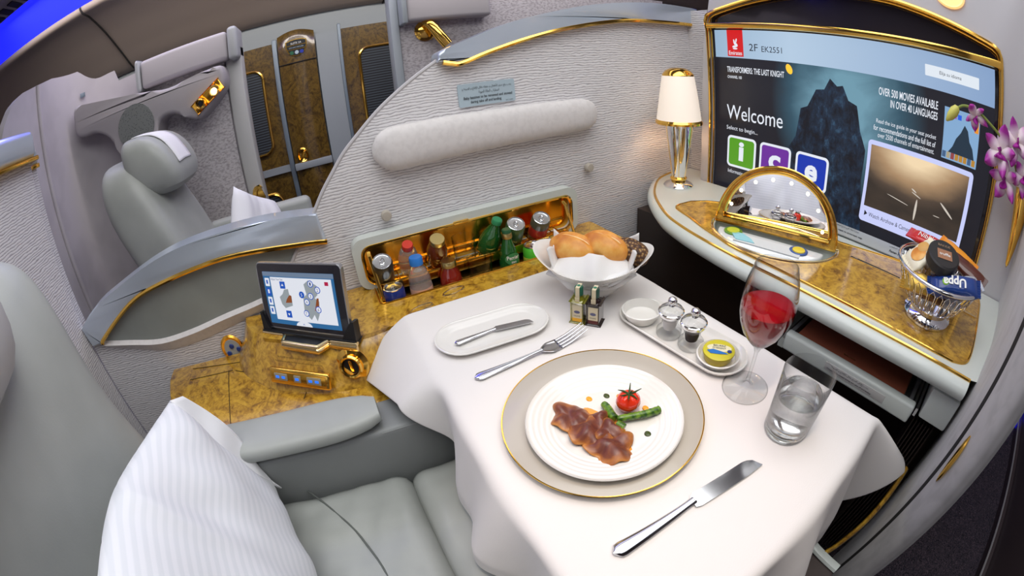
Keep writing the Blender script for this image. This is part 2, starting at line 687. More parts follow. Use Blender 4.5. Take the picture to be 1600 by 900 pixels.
def shape_ar(s):
    out = []
    for i, c in enumerate(s):
        if c not in AR:
            out.append(c)
            continue
        base, n = AR[c]
        prev = i > 0 and s[i - 1] in AR and AR[s[i - 1]][1] == 4
        nxt = i < len(s) - 1 and s[i + 1] in AR
        if n == 2:
            out.append(chr(base + (1 if prev else 0)))
        else:
            out.append(chr(base + (0 if not prev and not nxt else 1 if prev and not nxt else 2 if not prev else 3)))
    return ''.join(reversed(out))


DG = None


def textbm(s, c, r, u, wd, ht, off=.0012, bold=0, depth=0):
    """lettering as a flat mesh fitted into a wd x ht box centred at c"""
    cu = bpy.data.curves.new('t', 'FONT')
    cu.body = s
    cu.align_x, cu.align_y = 'CENTER', 'CENTER'
    cu.resolution_u = 3
    cu.offset = bold
    o = bpy.data.objects.new('t', cu)
    COL.objects.link(o)
    bpy.context.view_layer.update()
    me = bpy.data.meshes.new_from_object(o.evaluated_get(bpy.context.evaluated_depsgraph_get()))
    bm = BM()
    bm.from_mesh(me)
    bpy.data.objects.remove(o)
    bpy.data.curves.remove(cu)
    bpy.data.meshes.remove(me)
    if not bm.verts:
        return bm
    xs = [v.co.x for v in bm.verts]
    ys = [v.co.y for v in bm.verts]
    x0, x1, y0, y1 = min(xs), max(xs), min(ys), max(ys)
    c, r, u = V(c), V(r), V(u)
    n = r.cross(u)
    if wd is None:
        wd = (x1 - x0) / (y1 - y0) * ht
    for v in bm.verts:
        a = ((v.co.x - x0) / max(1e-6, x1 - x0) - .5) * wd
        b1 = ((v.co.y - y0) / max(1e-6, y1 - y0) - .5) * ht
        v.co = c + r * a + u * b1 + n * off
    for m_ in list(bpy.data.materials):
        pass
    return bm


def text(s, c, r, u, wd, ht, mat, parent, name='lettering', off=.0012, bold=0):
    return fin(name, textbm(s, c, r, u, wd, ht, off, bold), mat, parent, smooth=False)


def merge(*bms):
    out = bms[0]
    for b1 in bms[1:]:
        me = bpy.data.meshes.new('tmp')
        b1.to_mesh(me)
        b1.free()
        out.from_mesh(me)
        bpy.data.meshes.remove(me)
    return out


X, Y, Z = V((1, 0, 0)), V((0, 1, 0)), V((0, 0, 1))

# ================================================================== STRUCTURE
bm = box(BM(), (-4, -3, -.05), (2.4, 4, 0))
struct(fin('floor', bm, M_CARPET, smooth=False))

# ceiling: flat centre panel, blue cove, curved bin faces over the far windows
bm = box(BM(), (-1.95, -3, 2.36), (2.4, 4, 2.42))
struct(fin('ceiling', bm, M_CEIL, smooth=False))
bm = BM()
for k in range(34):
    box(bm, (-1.93, -3 + k * .09, 2.352), (-1.80, -3 + k * .09 + .05, 2.361))
struct(fin('trim_1', bm, M_DARK, smooth=False))
bm = BM()
prof = [(-1.95, 2.36), (-1.99, 2.375), (-2.08, 2.37), (-2.20, 2.31), (-2.27, 2.235)]
loft(bm, [[(x, y, z) for x, z in prof] for y in (-3, 4)], closed=False)
struct(fin('trim_2', bm, M_BLUE))
bm = BM()
prof = cat([(-2.27, 2.235), (-2.30, 2.20), (-2.42, 2.18), (-2.62, 2.10), (-2.82, 1.98), (-2.96, 1.88), (-3.03, 1.845), (-3.12, 1.84)], 5)
loft(bm, [[(x, y, z) for x, z in prof] for y in (-3, 4)], closed=False)
struct(fin('wall_bins', bm, M_BIN))
bm = BM()
for y in (-1.40, .55):
    tube(bm, [(x + .004, y + .10 * max(0, (z - 1.85)) * -2.0, z - .002) for x, z in prof], .007, 6)
struct(fin('trim_3', bm, M_DARK))
bm = box(BM(), (-3.14, -3, 0), (-3.06, 4, 1.86))
struct(fin('wall_far', bm, M_STRIP, smooth=False))
# outer walls that close the cabin
bm = box(BM(), (2.4, -3, 0), (2.45, 4, 2.4))
struct(fin('wall_outer', bm, M_BIN, smooth=False))
bm = box(BM(), (-3.14, 4, 0), (2.4, 4.05, 2.4))
struct(fin('wall_fore', bm, M_BIN, smooth=False))
bm = box(BM(), (-3.14, -3.05, 0), (2.4, -3, 2.4))
struct(fin('wall_aft', bm, M_BIN, smooth=False))

# own suite partition towards the neighbour (plane x = -1.09)
PX = -1.09
seam = [(.33, 1.275), (.27, 1.243), (.207, 1.204), (.15, 1.165), (.091, 1.116), (.045, 1.076), (.007, 1.033), (-.03, .99), (-.068, .938), (-.12, .87), (-.168, .816), (-.30, .60)]
top = [(.36, 1.29), (.408, 1.31), (.535, 1.35), (.674, 1.38), (.83, 1.41), (1.011, 1.43), (1.17, 1.44), (1.36, 1.44)]
out = [(1.36, 0), (1.36, 1.44)] + list(reversed(top))[1:] + seam + [(-.30, 0)]
bm = prism(BM(), out, 'yz', PX - .045, PX)
struct(fin('wall_left', bm, M_RIP, smooth=False))
bm = tube(BM(), [(PX - .004, y, z) for y, z in cat(seam, 3)], .006, 8)
struct(fin('trim_4', bm, P('seam_welt', (.50, .48, .49), .8)))
# lower part of the partition, behind the seat: ripple cloth below the leather inset
low_top = [(-1.0, .80), (-.99, .817), (-.90, .86), (-.774, .892), (-.586, .937), (-.437, .955), (-.232, .955), (-.068, .938)]
bm = prism(BM(), [(-.02, 0), (-.02, .93)] + list(reversed(low_top)) + [(-1.0, 0)], 'yz', PX - .05, PX - .012)
struct(fin('wall_left_low', bm, M_RIP, smooth=False))

# fore wall of the own suite
bm = box(BM(), (-1.09, 1.315, 0), (.4, 1.36, 1.44))
struct(fin('wall_front', bm, M_RIPX, smooth=False))
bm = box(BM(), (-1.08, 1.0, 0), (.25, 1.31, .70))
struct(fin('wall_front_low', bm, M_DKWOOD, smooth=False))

# rear wall with pleated cloth behind the own seat
bm = box(BM(), (-1.10, -1.04, 0), (.5, -1.0, 1.36), .006)
struct(fin('wall_rear', bm, M_RIPX, smooth=False))
bm = box(BM(), (-1.165, -1.12, 0), (-1.115, -1.03, 1.335), .006)
struct(fin('wall_rear_return', bm, M_RIPX, smooth=False))

# aisle wall (right), slightly curved in plan, then the door leaf
pl = cat([(.262, 1.36), (.250, 1.24), (.243, 1.12), (.225, .96), (.20, .82), (.19, .74), (.192, .69), (.203, .668)], 5)
pr_ = [(x + .018, y + .004) for x, y in reversed(pl)]
bm = BM()
lo = pl + pr_
loft(bm, [[(x, y, 0) for x, y in lo], [(x, y, 1.62) for x, y in lo]], True, True)
struct(fin('wall_right', bm, M_BLEND))

# ================================================================== PARTITION FITTINGS
r0 = root('partition_cap', (PX, .8, 1.28), 'blue-silver curved cap with a gold rail on top of the tall partition', 'trim')
ct = cat([(.322, 1.268), (.326, 1.290), (.347, 1.302), (.408, 1.322), (.535, 1.362), (.674, 1.393), (.83, 1.422), (1.011, 1.443), (1.17, 1.452), (1.36, 1.452)], 4)
gl = cat([(.335, 1.268), (.36, 1.262), (.387, 1.260), (.468, 1.284), (.601, 1.318), (.749, 1.348), (.965, 1.377), (1.172, 1.384), (1.36, 1.386)], 4)
bm = prism(BM(), ct + list(reversed(gl)), 'yz', PX - .05, PX + .022, bev=.007)
fin('cap', bm, M_SILV, r0)
bm = tube(BM(), [(PX + .018, y, z - .002) for y, z in gl], .0075, 8)
fin('gold_rail', bm, M_GOLD, r0)

r0 = root('low_partition_cap', (PX, -.5, .85), 'low curved grey-blue cap with gold rail and leather inset left of the tablet', 'trim')
gold = cat([(-.93, .750), (-.906, .768), (-.726, .849), (-.589, .878), (-.352, .895), (-.119, .873), (-.05, .862)], 5)
ltop = cat([(-1.0, .812), (-.90, .862), (-.774, .897), (-.586, .942), (-.437, .960), (-.232, .960), (-.06, .940)], 5)
bm = prism(BM(), ltop + list(reversed(gold)) + [(-.985, .745)], 'yz', PX - .06, PX + .012, bev=.006)
fin('cap', bm, M_SILV, r0)
bm = tube(BM(), [(PX + .010, y, z - .003) for y, z in gold], .0075, 8)
fin('gold_rail', bm, M_GOLD, r0)
lowc = cat([(-.93, .748), (-.813, .728), (-.683, .705), (-.55, .710), (-.42, .728), (-.288, .745), (-.10, .78), (-.05, .80)], 5)
bm = prism(BM(), gold + list(reversed(lowc)), 'yz', PX - .02, PX - .006)
fin('leather_inset', bm, M_LEAD, r0)
# pale welt under the inset
bm = BM()
band = [(y, z - .028 - .02 * math.sin(max(0, min(1, (y + .93) / .8)) * PI)) for y, z in lowc]
n_ = len(lowc)
loft(bm, [[(PX - .006, y, z) for y, z in lowc], [(PX + .008, y, z - .010) for y, z in lowc], [(PX - .010, y, z) for y, z in band]], closed=False)
fin('padded_welt', bm, M_PAD, r0)

r0 = root('bolster_pad', (PX, .47, 1.06), 'long off-white padded bolster fixed across the tall partition', 'pad')
bm = BM()
a, b1 = V((PX + .015, .150, 1.062)), V((PX + .015, .785, 1.068))
L = (b1 - a).length
ax = (b1 - a).normalized()
sz = ax.cross(X).normalized()
rings = []
for i in range(41):
    t = i / 40
    s = -.032 + t * (L + .064)
    e = 1.0
    if s < .03:
        e = math.sqrt(max(0, 1 - ((.03 - s) / .064) ** 2))
    if s > L - .03:
        e = math.sqrt(max(0, 1 - ((s - L + .03) / .064) ** 2))
    e = max(e, .02)
    h = .058 - .008 * t
    rings.append([a + ax * s + X * (.034 * e * max(-.45, math.copysign(abs(math.cos(q)) ** .7, math.cos(q)))) + sz * (h * e * math.copysign(abs(math.sin(q)) ** .8, math.sin(q)))
                  for q in [2 * PI * k / 28 for k in range(28)]])
loft(bm, rings, True, True)
fin('pad', bm, M_PAD, r0)

sg = root('bassinet_sign', (PX, .44, 1.17), 'small blue-grey notice plate with Arabic and English text above the bolster', 'sign')
cy_, cz_ = .457, 1.168
bm = prism(BM(), rrect(cy_ - .085, cz_ - .033, cy_ + .085, cz_ + .031, .005), 'yz', PX, PX + .005)
fin('plate', bm, M_TAG, sg)
bm = merge(textbm(shape_ar('يجب رفع سرير الأطفال و حفظه خلال الإقلاع و الهبوط و'), (PX + .005, cy_, cz_ + .017), Y, Z, .148, .011),
           textbm(shape_ar('اضطراب الحالة الجوية'), (PX + .005, cy_ + .005, cz_ + .004), Y, Z, .062, .010),
           textbm('Baby bassinet to be removed and stowed', (PX + .005, cy_ + .002, cz_ - .010), Y, Z, .146, .010, bold=.012),
           textbm('during take off and landing', (PX + .005, cy_ - .006, cz_ - .022), Y, Z, .092, .010, bold=.012),
           textbm('BAC1234000', (PX + .005, cy_ + .065, cz_ - .028), Y, Z, .022, .003))
fin('lettering', bm, M_INK, sg, smooth=False)
for i, (y, z, lb) in enumerate(((.124, .890, 'round beige stop button on the partition, above the left end of the drinks lid'),
                                (.779, .893, 'round beige stop button on the partition, near the table lamp'))):
    bm = lathe(BM(), [(0, 0), (.009, 0), (.009, .008), (.014, .010), (.0145, .022), (.012, .026), (0, .027)], (PX, y, z), 24, X)
    tag(fin('stop_button', bm, M_GOLDP if 0 else P('beige_plastic' + str(i), (.46, .42, .36), .4), None, (PX, y, z)), lb, 'button', 'stop buttons on the partition')

# rear wall caps
r0 = root('rear_wall_cap', (-1.0, -1.02, 1.36), 'blue-grey cap with gold edge on the ribbed wall at the far left', 'trim')
bm = box(BM(), (-1.11, -1.06, 1.362), (.5, -.965, 1.445), .022, 4)
fin('cap', bm, M_SILV, r0)
bm = box(BM(), (-1.113, -1.05, 1.350), (.5, -.962, 1.364), .004)
fin('gold_edge', bm, M_GOLD, r0)
r0 = root('return_wall_cap', (-1.14, -1.07, 1.33), 'narrow grey cap with gold edge just behind the larger wall cap at far left', 'trim')
bm = box(BM(), (-1.172, -1.13, 1.345), (-1.112, -1.02, 1.392), .01, 3)
fin('cap', bm, M_STRIP, r0)
bm = box(BM(), (-1.174, -1.13, 1.332), (-1.110, -1.018, 1.346), .003)
fin('gold_edge', bm, M_GOLD, r0)

# ================================================================== NEIGHBOURING SUITE
# curved shell behind the neighbour's seat
pl = cat([(-2.22, -.40), (-2.22, -1.0), (-2.21, -1.17), (-2.20, -1.34), (-2.12, -1.46), (-1.95, -1.50), (-1.75, -1.49), (-1.55, -1.46), (-1.38, -1.42), (-1.25, -1.36)], 6)


def shell_top(x):
    ks = [(-2.3, 1.70), (-2.21, 1.72), (-2.16, 1.81), (-1.95, 1.80), (-1.78, 1.765), (-1.6, 1.725), (-1.5, 1.68), (-1.38, 1.58), (-1.25, 1.42)]
    for (a, za), (b1, zb) in zip(ks, ks[1:]):
        if x <= b1:
            return za + (zb - za) * (x - a) / (b1 - a)
    return 1.4


bm = BM()
up, lo_, bk = [], [], []
for x, y in pl:
    if y > -1.17:
        zt = 1.655
    else:
        zt = shell_top(x)
    up.append((x, y, zt))
    lo_.append((x, y, 0))
    bk.append((x + (-.03 if x < -2.05 else .0), y - .06 if x > -2.1 else y - .01, zt - .004))
loft(bm, [lo_, up, bk, [(a, b1, 0) for a, b1, c in bk]], closed=False)
struct(fin('wall_neighbour', bm, M_SHELL, angle=60))
bm = tube(BM(), [(-1.78, -1.485, z) for z in (1.76, 1.5, 1.2, .9, .6, .3)], .014, 10)
struct(fin('trim_5', bm, M_SHELL))
# aft end post of the side wall and its fabric field
bm = box(BM(), (-2.30, -.46, 0), (-2.19, -.372, 1.60), .008)
struct(fin('trim_6', bm, P('post_grey', (.42, .42, .41), .5)))
bm = box(BM(), (-2.215, -1.0, 0), (-2.205, -.47, 1.56))
struct(fin('wall_neighbour_side', bm, M_SIDE, smooth=False))

r0 = root('wall_top_bolster', (-2.2, -.68, 1.6), 'padded pale grey top rail above the reading lamps of the far seat', 'pad')
bm = box(BM(), (-2.29, -.95, 1.535), (-2.12, -.43, 1.685), .022, 4)
fin('pad', bm, M_PAD and P('bolster_grey', (.42, .39, .41), .7), r0)
for nm, y0, y1 in (('end_cap', -.985, -.953), ('end_cap', -.428, -.372)):
    bm = box(BM(), (-2.30, y0, 1.525), (-2.11, y1, 1.70), .022, 4)
    fin(nm, bm, P('cap_grey' + str(y0), (.36, .37, .38), .5), r0)

r0 = root('headrest_console', (-2.1, -.9, 1.4), 'grey wing-shaped console with round speaker grille behind the far seat', 'console')
wing = cat([(-1.41, 1.600), (-1.425, 1.52), (-1.417, 1.450), (-1.36, 1.425), (-1.267, 1.415), (-1.18, 1.36), (-1.12, 1.26), (-1.05, 1.16), (-.90, 1.17), (-.86, 1.28),
            (-.832, 1.345), (-.752, 1.352), (-.66, 1.30), (-.615, 1.285), (-.56, 1.31), (-.455, 1.40), (-.452, 1.495), (-.50, 1.51), (-.62, 1.497), (-.768, 1.485), (-.907, 1.511), (-1.099, 1.545), (-1.30, 1.585)], 3, True)
bm = prism(BM(), wing, 'yz', -2.21, -2.05, bev=.022)
fin('body', bm, P('console_grey', (.36, .335, .35), .7), r0)
m, nt, b = nmat('speaker_mesh')
co = coords(nt, (110, 110, 110))
vo = N(nt, 'ShaderNodeTexVoronoi', i_Scale=1.0)
nt.links.new(co, vo.inputs['Vector'])
r = ramp(nt, [(.20, (.05, .055, .055)), (.30, (.17, .18, .175))])
nt.links.new(vo.outputs[0], r.inputs[0])
nt.links.new(r.outputs[0], b.inputs['Base Color'])
bm = prism(BM(), oval(-.985, 1.362, .118, .112, 40), 'yz', -2.05, -2.042)
fin('speaker_grille', bm, m, r0)
rl = root('reading_lamps', (-2.03, -.57, 1.37), 'gold twin reading lamp plate at the right end of the wing console', 'lamp')
a, b1 = V((-2.046, -.615, 1.335)), V((-2.046, -.475, 1.415))
d = (b1 - a)
bm = obox(BM(), (a + b1) / 2, d.length * 1.15, .062, .012, d.normalized(), d.normalized().cross(X), X, .006)
fin('plate', bm, M_GOLDD, rl)
for k, (t, lit) in enumerate(((.22, 0), (.80, 1))):
    c = a + d * t
    axx = V((1, .1, -.25 if lit else .0)).normalized()
    bm = lathe(BM(), [(.0, 0), (.026, 0), (.030, .012), (.028, .03), (.024, .045), (.018, .046), (.016, .030), (0, .030)], c, 28, axx)
    l_ = fin('lamp_head', bm, M_GOLD, rl)
    bm = lathe(BM(), [(0, .0315), (.015, .0315), (.013, .036), (0, .037)], c, 20, axx)
    fin('lens', bm, M_BULB if lit else M_BLACK, l_)
spot('reading_light_glow', (-2.0, -.50, 1.40), (-2.2, -.44, 1.05), 1.6, (1, .55, .32), 1.5, .9, .01)

tg = root('safety_tag', (-2.2, -.51, .75), 'small blue-grey notice tag on the far suite wall, right of the small cushion', 'sign')
bm = obox(BM(), (-2.20, -.51, .752), .10, .030, .004, Y, Z, X, .001)
fin('plate', bm, M_TAG, tg)
text('Life vest under seat', (-2.197, -.51, .752), Y, Z, .085, .010, M_INK, tg)
tg = root('shell_tag', (-2.16, -1.40, 1.6), 'tiny dark four-line tag high on the curved seat shell', 'sign')
bm = obox(BM(), (-2.16, -1.40, 1.665), .034, .024, .004, V((.55, -.83, 0)).normalized(), Z, V((.83, .55, 0)).normalized(), .001)
fin('plate', bm, M_SLAT, tg)

lt = root('door_latch', (-2.19, -.405, .81), 'gold half-moon pull on the edge of the far suite wall', 'handle')
bm = prism(BM(), [(-.39, .868), (-.375, .85)] + [(-.41 - .03 * math.sin(t * PI / 8), .81 + .055 * math.cos(t * PI / 8)) for t in range(9)] + [(-.385, .745), (-.37, .80)], 'yz', -2.19, -2.182, bev=.002)
fin('pull', bm, M_GOLD, lt)
bm = tube(BM(), [(-2.18, -.40 - .014 * math.sin(t * PI / 8), .81 + .036 * math.cos(t * PI / 8)) for t in range(9)], .004, 6)
fin('rim', bm, M_GOLDD, lt)

# neighbour seat
r0 = root('neighbour_seat', (-1.75, -.8, 0), 'grey leather seat with headrest in the neighbouring suite beyond the low partition', 'seat')


def slab(x0, x1, secs, bulge=.02, nx=12):
    """seat back: secs = list of (yfront, yback, z); rounded in x"""
    bm = BM()
    loops = []
    for yf, yb, z, e in secs:
        lp = []
        cx, hx = (x0 + x1) / 2, (x1 - x0) / 2 * e
        cyy, hy = (yf + yb) / 2, (yf - yb) / 2
        for k in range(36):
            q = 2 * PI * k / 36
            c_, s_ = math.cos(q), math.sin(q)
            lp.append((cx + hx * math.copysign(abs(c_) ** .35, c_), cyy + hy * math.copysign(abs(s_) ** .55, s_), z))
        loops.append(lp)
    loft(bm, loops, True, True)
    return bm


bm = slab(-2.0, -1.5, [(-.56, -.82, .35, .98), (-.58, -.86, .60, 1.0), (-.62, -.92, .80, 1.03), (-.68, -.98, .95, 1.02), (-.74, -1.02, 1.08, .95), (-.79, -1.02, 1.17, .82), (-.84, -1.01, 1.215, .60), (-.88, -.98, 1.225, .3)])
fin('backrest', bm, M_LEA, r0, mods=[('SUBSURF', dict(levels=1, render_levels=1))])
bm = tube(BM(), cat([(-1.535, -.635, .60), (-1.53, -.67, .80), (-1.53, -.73, .95), (-1.55, -.79, 1.08), (-1.60, -.835, 1.16)], 5), .004, 6)
fin('seam', bm, P('seam_thread', (.42, .43, .41), .7), r0)
bm = slab(-1.96, -1.54, [(-.66, -.84, 1.03, .55), (-.60, -.86, 1.06, .80), (-.60, -.87, 1.12, .93), (-.625, -.88, 1.19, .92), (-.67, -.89, 1.25, .86), (-.73, -.88, 1.288, .74), (-.80, -.86, 1.298, .5)])
hr = fin('headrest', bm, M_LEA, r0, mods=[('SUBSURF', dict(levels=1, render_levels=1))])
bm = BM()
pc = [(-.82, 1.306), (-.78, 1.303), (-.72, 1.290), (-.668, 1.255), (-.630, 1.20), (-.606, 1.15)]
loft(bm, [[(x, y + .0, z - .004 - abs(x + 1.71) * .05) for y, z in cat(pc, 4)] for x in (-1.80, -1.76, -1.72, -1.68, -1.63)], closed=False)
fin('antimacassar', bm, M_COTTON, hr, mods=[('SOLIDIFY', dict(thickness=.003))])
bm = box(BM(), (-2.05, -.62, .10), (-1.45, .05, .58), .06, 4)
fin('seat_cushion', bm, M_LEA, r0)
bm = box(BM(), (-2.0, -.66, .5), (-1.93, -.12, .80), .03, 4)
fin('armrest', bm, M_LEA, r0)


def pillow(A, B, C, D, puff, name, mat, parent=None, origin=(0, 0, 0), nu=40, nv=40, wr=.006, seed=0, knee=None):
    """A..D corners in order; puffed cushion with pinched corners and wrinkles"""
    A, B, C, D = map(V, (A, B, C, D))
    nrm = (B - A).cross(D - A).normalized()
    bm = BM()
    if knee is not None:
        K_ = V(knee)
        raw = [tuple(A.lerp(K_, t)) for t in (0, .45, .88)] + [tuple(K_.lerp(B, t)) for t in (.12, .5, 1)]
        crv = [V(p) for p in cat(raw, 12)]

    def edge_pt(t):
        q = t * (len(crv) - 1)
        i_ = min(len(crv) - 2, max(0, int(q)))
        return crv[i_].lerp(crv[i_ + 1], q - i_)

    def f(sign):
        def g(u, v):
            # pull the edges in between the corners
            eu, ev = u * 2 - 1, v * 2 - 1
            uu = .5 + .5 * eu * (1 - .06 * (1 - ev * ev))
            vv = .5 + .5 * ev * (1 - .06 * (1 - eu * eu))
            tp2 = A.lerp(B, uu) if knee is None else edge_pt(uu)
            p = tp2.lerp(D.lerp(C, uu), vv)
            h = (max(0, 1 - eu ** 4) * max(0, 1 - ev ** 4)) ** .6
            w_ = wr * (noise.noise(V((u * 3.2 + seed, v * 2.2, 0))) * 2.2 + noise.noise(V((u * 9 + seed, v * 3 + 4, 1)))) * min(1, 3 * h)
            return p + nrm * sign * (puff * h + w_ + .001)
        return g
    surf(bm, f(1), nu, nv, True)
    surf(bm, f(-1), nu, nv, True)
    bmesh.ops.remove_doubles(bm, verts=bm.verts, dist=.0026)
    return fin(name, bm, mat, parent, origin, angle=180)


o = pillow((-1.72, -.42, .97), (-1.95, -.30, .82), (-1.85, -.22, .62), (-1.50, -.50, .66), .05, 'small_cushion', M_COTTON, nu=20, nv=20)
tag(o, 'small white cushion with a pointed corner on the far seat', 'cushion')
r0 = root('seat_belt', (-1.52, -.5, .84), 'thin white seat tab sticking up over the low partition beside the far seat', 'strap')
bm = tube(BM(), [(-1.49, -.62, .70), (-1.49, -.62, .80), (-1.49, -.63, .86)], .006, 8)
fin('tab', bm, M_COTTON, r0)

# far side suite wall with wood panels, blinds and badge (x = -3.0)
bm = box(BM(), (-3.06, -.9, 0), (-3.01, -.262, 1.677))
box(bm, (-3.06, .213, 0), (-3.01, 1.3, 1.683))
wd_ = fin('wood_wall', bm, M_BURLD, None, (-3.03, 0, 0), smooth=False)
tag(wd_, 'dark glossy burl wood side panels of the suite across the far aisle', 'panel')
col = root('suite_column', (-2.98, -.1, 0), 'bulging glossy burl wood pillar with suite badge beyond the far aisle', 'pillar')
bm = BM()
lps = []
for z, e in ((0, 0), (1.50, 0), (1.66, 0), (1.70, -.02), (1.712, -.045)):
    lps.append([(-2.975 + .05 * math.sin(t * PI / 16) + e * .6, -.235 + .265 * t / 16, z + (.022 * math.sin(t * PI / 16) if z > 1.6 else 0)) for t in range(17)] +
               [(-3.05, .03, z), (-3.05, -.235, z)])
loft(bm, lps, True, True)
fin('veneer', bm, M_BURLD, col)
bm = tube(BM(), cat([(-2.972, -.235, 1.502), (-2.93, -.16, 1.500), (-2.922, -.10, 1.500), (-2.93, -.04, 1.502), (-2.97, .03, 1.505)], 5), .004, 6)
fin('joint_line', bm, M_DARK, col)
bd = root('suite_badge', (-2.92, -.1, 1.6), 'dark shield-shaped suite badge with gold outline on the burl pillar', 'badge')


def shield(s, cx, cz, x):
    pts = [(-.075, .045), (-.04, .055), (0, .058), (.04, .055), (.075, .045), (.075, 0), (.06, -.035), (.03, -.058), (0, -.066), (-.03, -.058), (-.06, -.035), (-.075, 0)]
    return [(cx + a * s, cz + b1 * s) for a, b1 in pts]


BX = -2.918
bm = prism(BM(), shield(1, -.10, 1.605, 0), 'yz', BX - .03, BX)
fin('back_plate', bm, M_GOLD, bd)
bm = prism(BM(), shield(.90, -.10, 1.605, 0), 'yz', BX - .01, BX + .003)
fin('face', bm, M_BLACK, bd)
bm = BM()
box(bm, (BX, -.168, 1.617), (BX + .006, -.032, 1.621))
box(bm, (BX, -.168, 1.588), (BX + .006, -.032, 1.592))
fin('gold_bars', bm, M_GOLD, bd, smooth=False)
text('SUITE 2A', (BX + .003, -.10, 1.634), Y, Z, .075, .014, M_WINK, bd)
text('DO NOT DISTURB', (BX + .003, -.10, 1.604), Y, Z, .10, .008, M_TAG, bd)
for nm, cyb, mm_ in (('green_light', -.135, P('badge_green', (.02, .12, .06), .3)), ('centre_dot', -.10, M_TAG), ('blue_light', -.065, P('badge_blue', (.02, .04, .35), .3))):
    bm = prism(BM(), oval(cyb, 1.568, .014, .013, 16), 'yz', BX, BX + .006)
    fin(nm, bm, mm_, bd)
kb = root('cabinet_knob', (-2.93, -.165, .86), 'small gold oval recessed knob low on the burl pillar', 'knob')
bm = lathe(BM(), [(0, 0), (.038, 0), (.042, .01), (.034, .014), (.026, .006), (0, .004)], (-2.935, -.165, .86), 28, X, 1.3)
fin('ring', bm, M_GOLD, kb)
bm = obox(BM(), (-2.922, -.165, .86), .02, .07, .012, Y, V((0, .5, .866)).normalized(), X, .004)
fin('toggle', bm, M_GOLDD, kb)
# slate strips and columns between the panels
bm = BM()
box(bm, (-3.0, -.275, 0), (-2.965, -.240, 1.70), .008)
box(bm, (-3.0, .196, 0), (-2.965, .22, 1.72), .008)
struct(fin('trim_7', bm, M_SLAT))
bm = box(BM(), (-3.02, .04, 0), (-2.975, .20, 1.675))
struct(fin('trim_8', bm, M_STRIP, smooth=False))
bm = BM()
box(bm, (-3.02, -.9, .765), (-2.985, -.262, .812))
box(bm, (-2.95, -.235, .765), (-2.915, .035, .812), .004)
struct(fin('trim_9', bm, M_STRIP))
for nm, y0, z0, y1, z1, lb in (('window_blind', -1.0, .92, -.37, 1.513, 'black pleated blind in gold frame left of the burl pillar'),
                               ('window_blind', -1.0, .25, -.385, .630, 'black pleated blind in gold frame below the grey rail'),
                               ('window_blind', .335, .80, 1.1, 1.515, 'black pleated blind in gold frame right of the burl pillar')):
    wr_ = root(nm, (-3.0, (y0 + y1) / 2, z0), lb, 'blind', 'pleated blinds across the far aisle')
    bm = prism(BM(), rrect(y0, z0, y1, z1, .07), 'yz', -3.01, -2.997)
    fin('pleats', bm, M_BLIND, wr_, smooth=False)
    bm = tube(BM(), [(-2.998, a, b1) for a, b1 in rrect(y0, z0, y1, z1, .07)], .011, 8, True)
    fin('gold_frame', bm, M_GOLD, wr_)

# fore part of the neighbour suite, right of the far doorway
bm = box(BM(), (-2.30, .475, 0), (-2.22, 2.4, 1.70))
struct(fin('wall_neighbour_fore', bm, M_SIDE, smooth=False))
bm = box(BM(), (-2.31, .425, 0), (-2.20, .472, 1.80), .008)
struct(fin('trim_10', bm, M_STRIP))
r0 = root('fore_top_bolster', (-2.2, .72, 1.6), 'padded pale top rail above the gold sconce, behind the tall partition', 'pad')
bm = box(BM(), (-2.28, .50, 1.535), (-2.12, .965, 1.72), .02, 4)
fin('pad', bm, P('bolster_pale', (.46, .43, .44), .7), r0)
bm = box(BM(), (-2.29, .472, 1.525), (-2.11, .502, 1.73), .01, 3)
fin('end_cap', bm, M_STRIP, r0)
sl = root('gold_sconce', (-2.22, .63, 1.47), 'gold swivel reading lamp on the neighbouring wall above the partition edge', 'lamp')
bm = lathe(BM(), [(0, 0), (.055, 0), (.058, .010), (.048, .020), (.03, .03), (0, .032)], (-2.22, .610, 1.485), 32, X)
fin('wall_plate', bm, M_GOLD, sl)
bm = tube(BM(), cat([(-2.185, .60, 1.53), (-2.15, .625, 1.51), (-2.13, .66, 1.45), (-2.125, .70, 1.39)], 5), [.016, .02, .024, .026, .027, .028, .028, .029, .029, .029, .030, .030, .030, .030, .030, .030], 16)
fin('lamp_head', bm, M_GOLD, sl)

# ================================================================== TV WALL
TY = 1.24
arch = cat([(-.915, 1.35), (-.914, 1.404), (-.83, 1.432), (-.708, 1.458), (-.59, 1.474), (-.47, 1.482), (-.35, 1.483), (-.235, 1.476), (-.15, 1.463), (-.061, 1.446), (.05, 1.422), (.118, 1.402), (.125, 1.35)], 3)
outer = [(-.958, .70), (-.955, 1.1), (-.940, 1.29), (-.918, 1.38), (-.897, 1.461), (-.85, 1.56), (-.7, 1.68), (-.4, 1.75), (.0, 1.74), (.27, 1.66), (.27, .70)]
inner = arch + [(.125, .783), (-.915, .783)]
bm = prism(BM(), outer, 'xz', 1.30, 1.215, [inner])
tvw = fin('trim_11', bm, M_TVG, smooth=False)
struct(tvw)
bm = box(BM(), (-.90, 1.315, 1.44), (.27, 1.35, 1.75))
struct(fin('wall_front_top', bm, M_TVG, smooth=False))

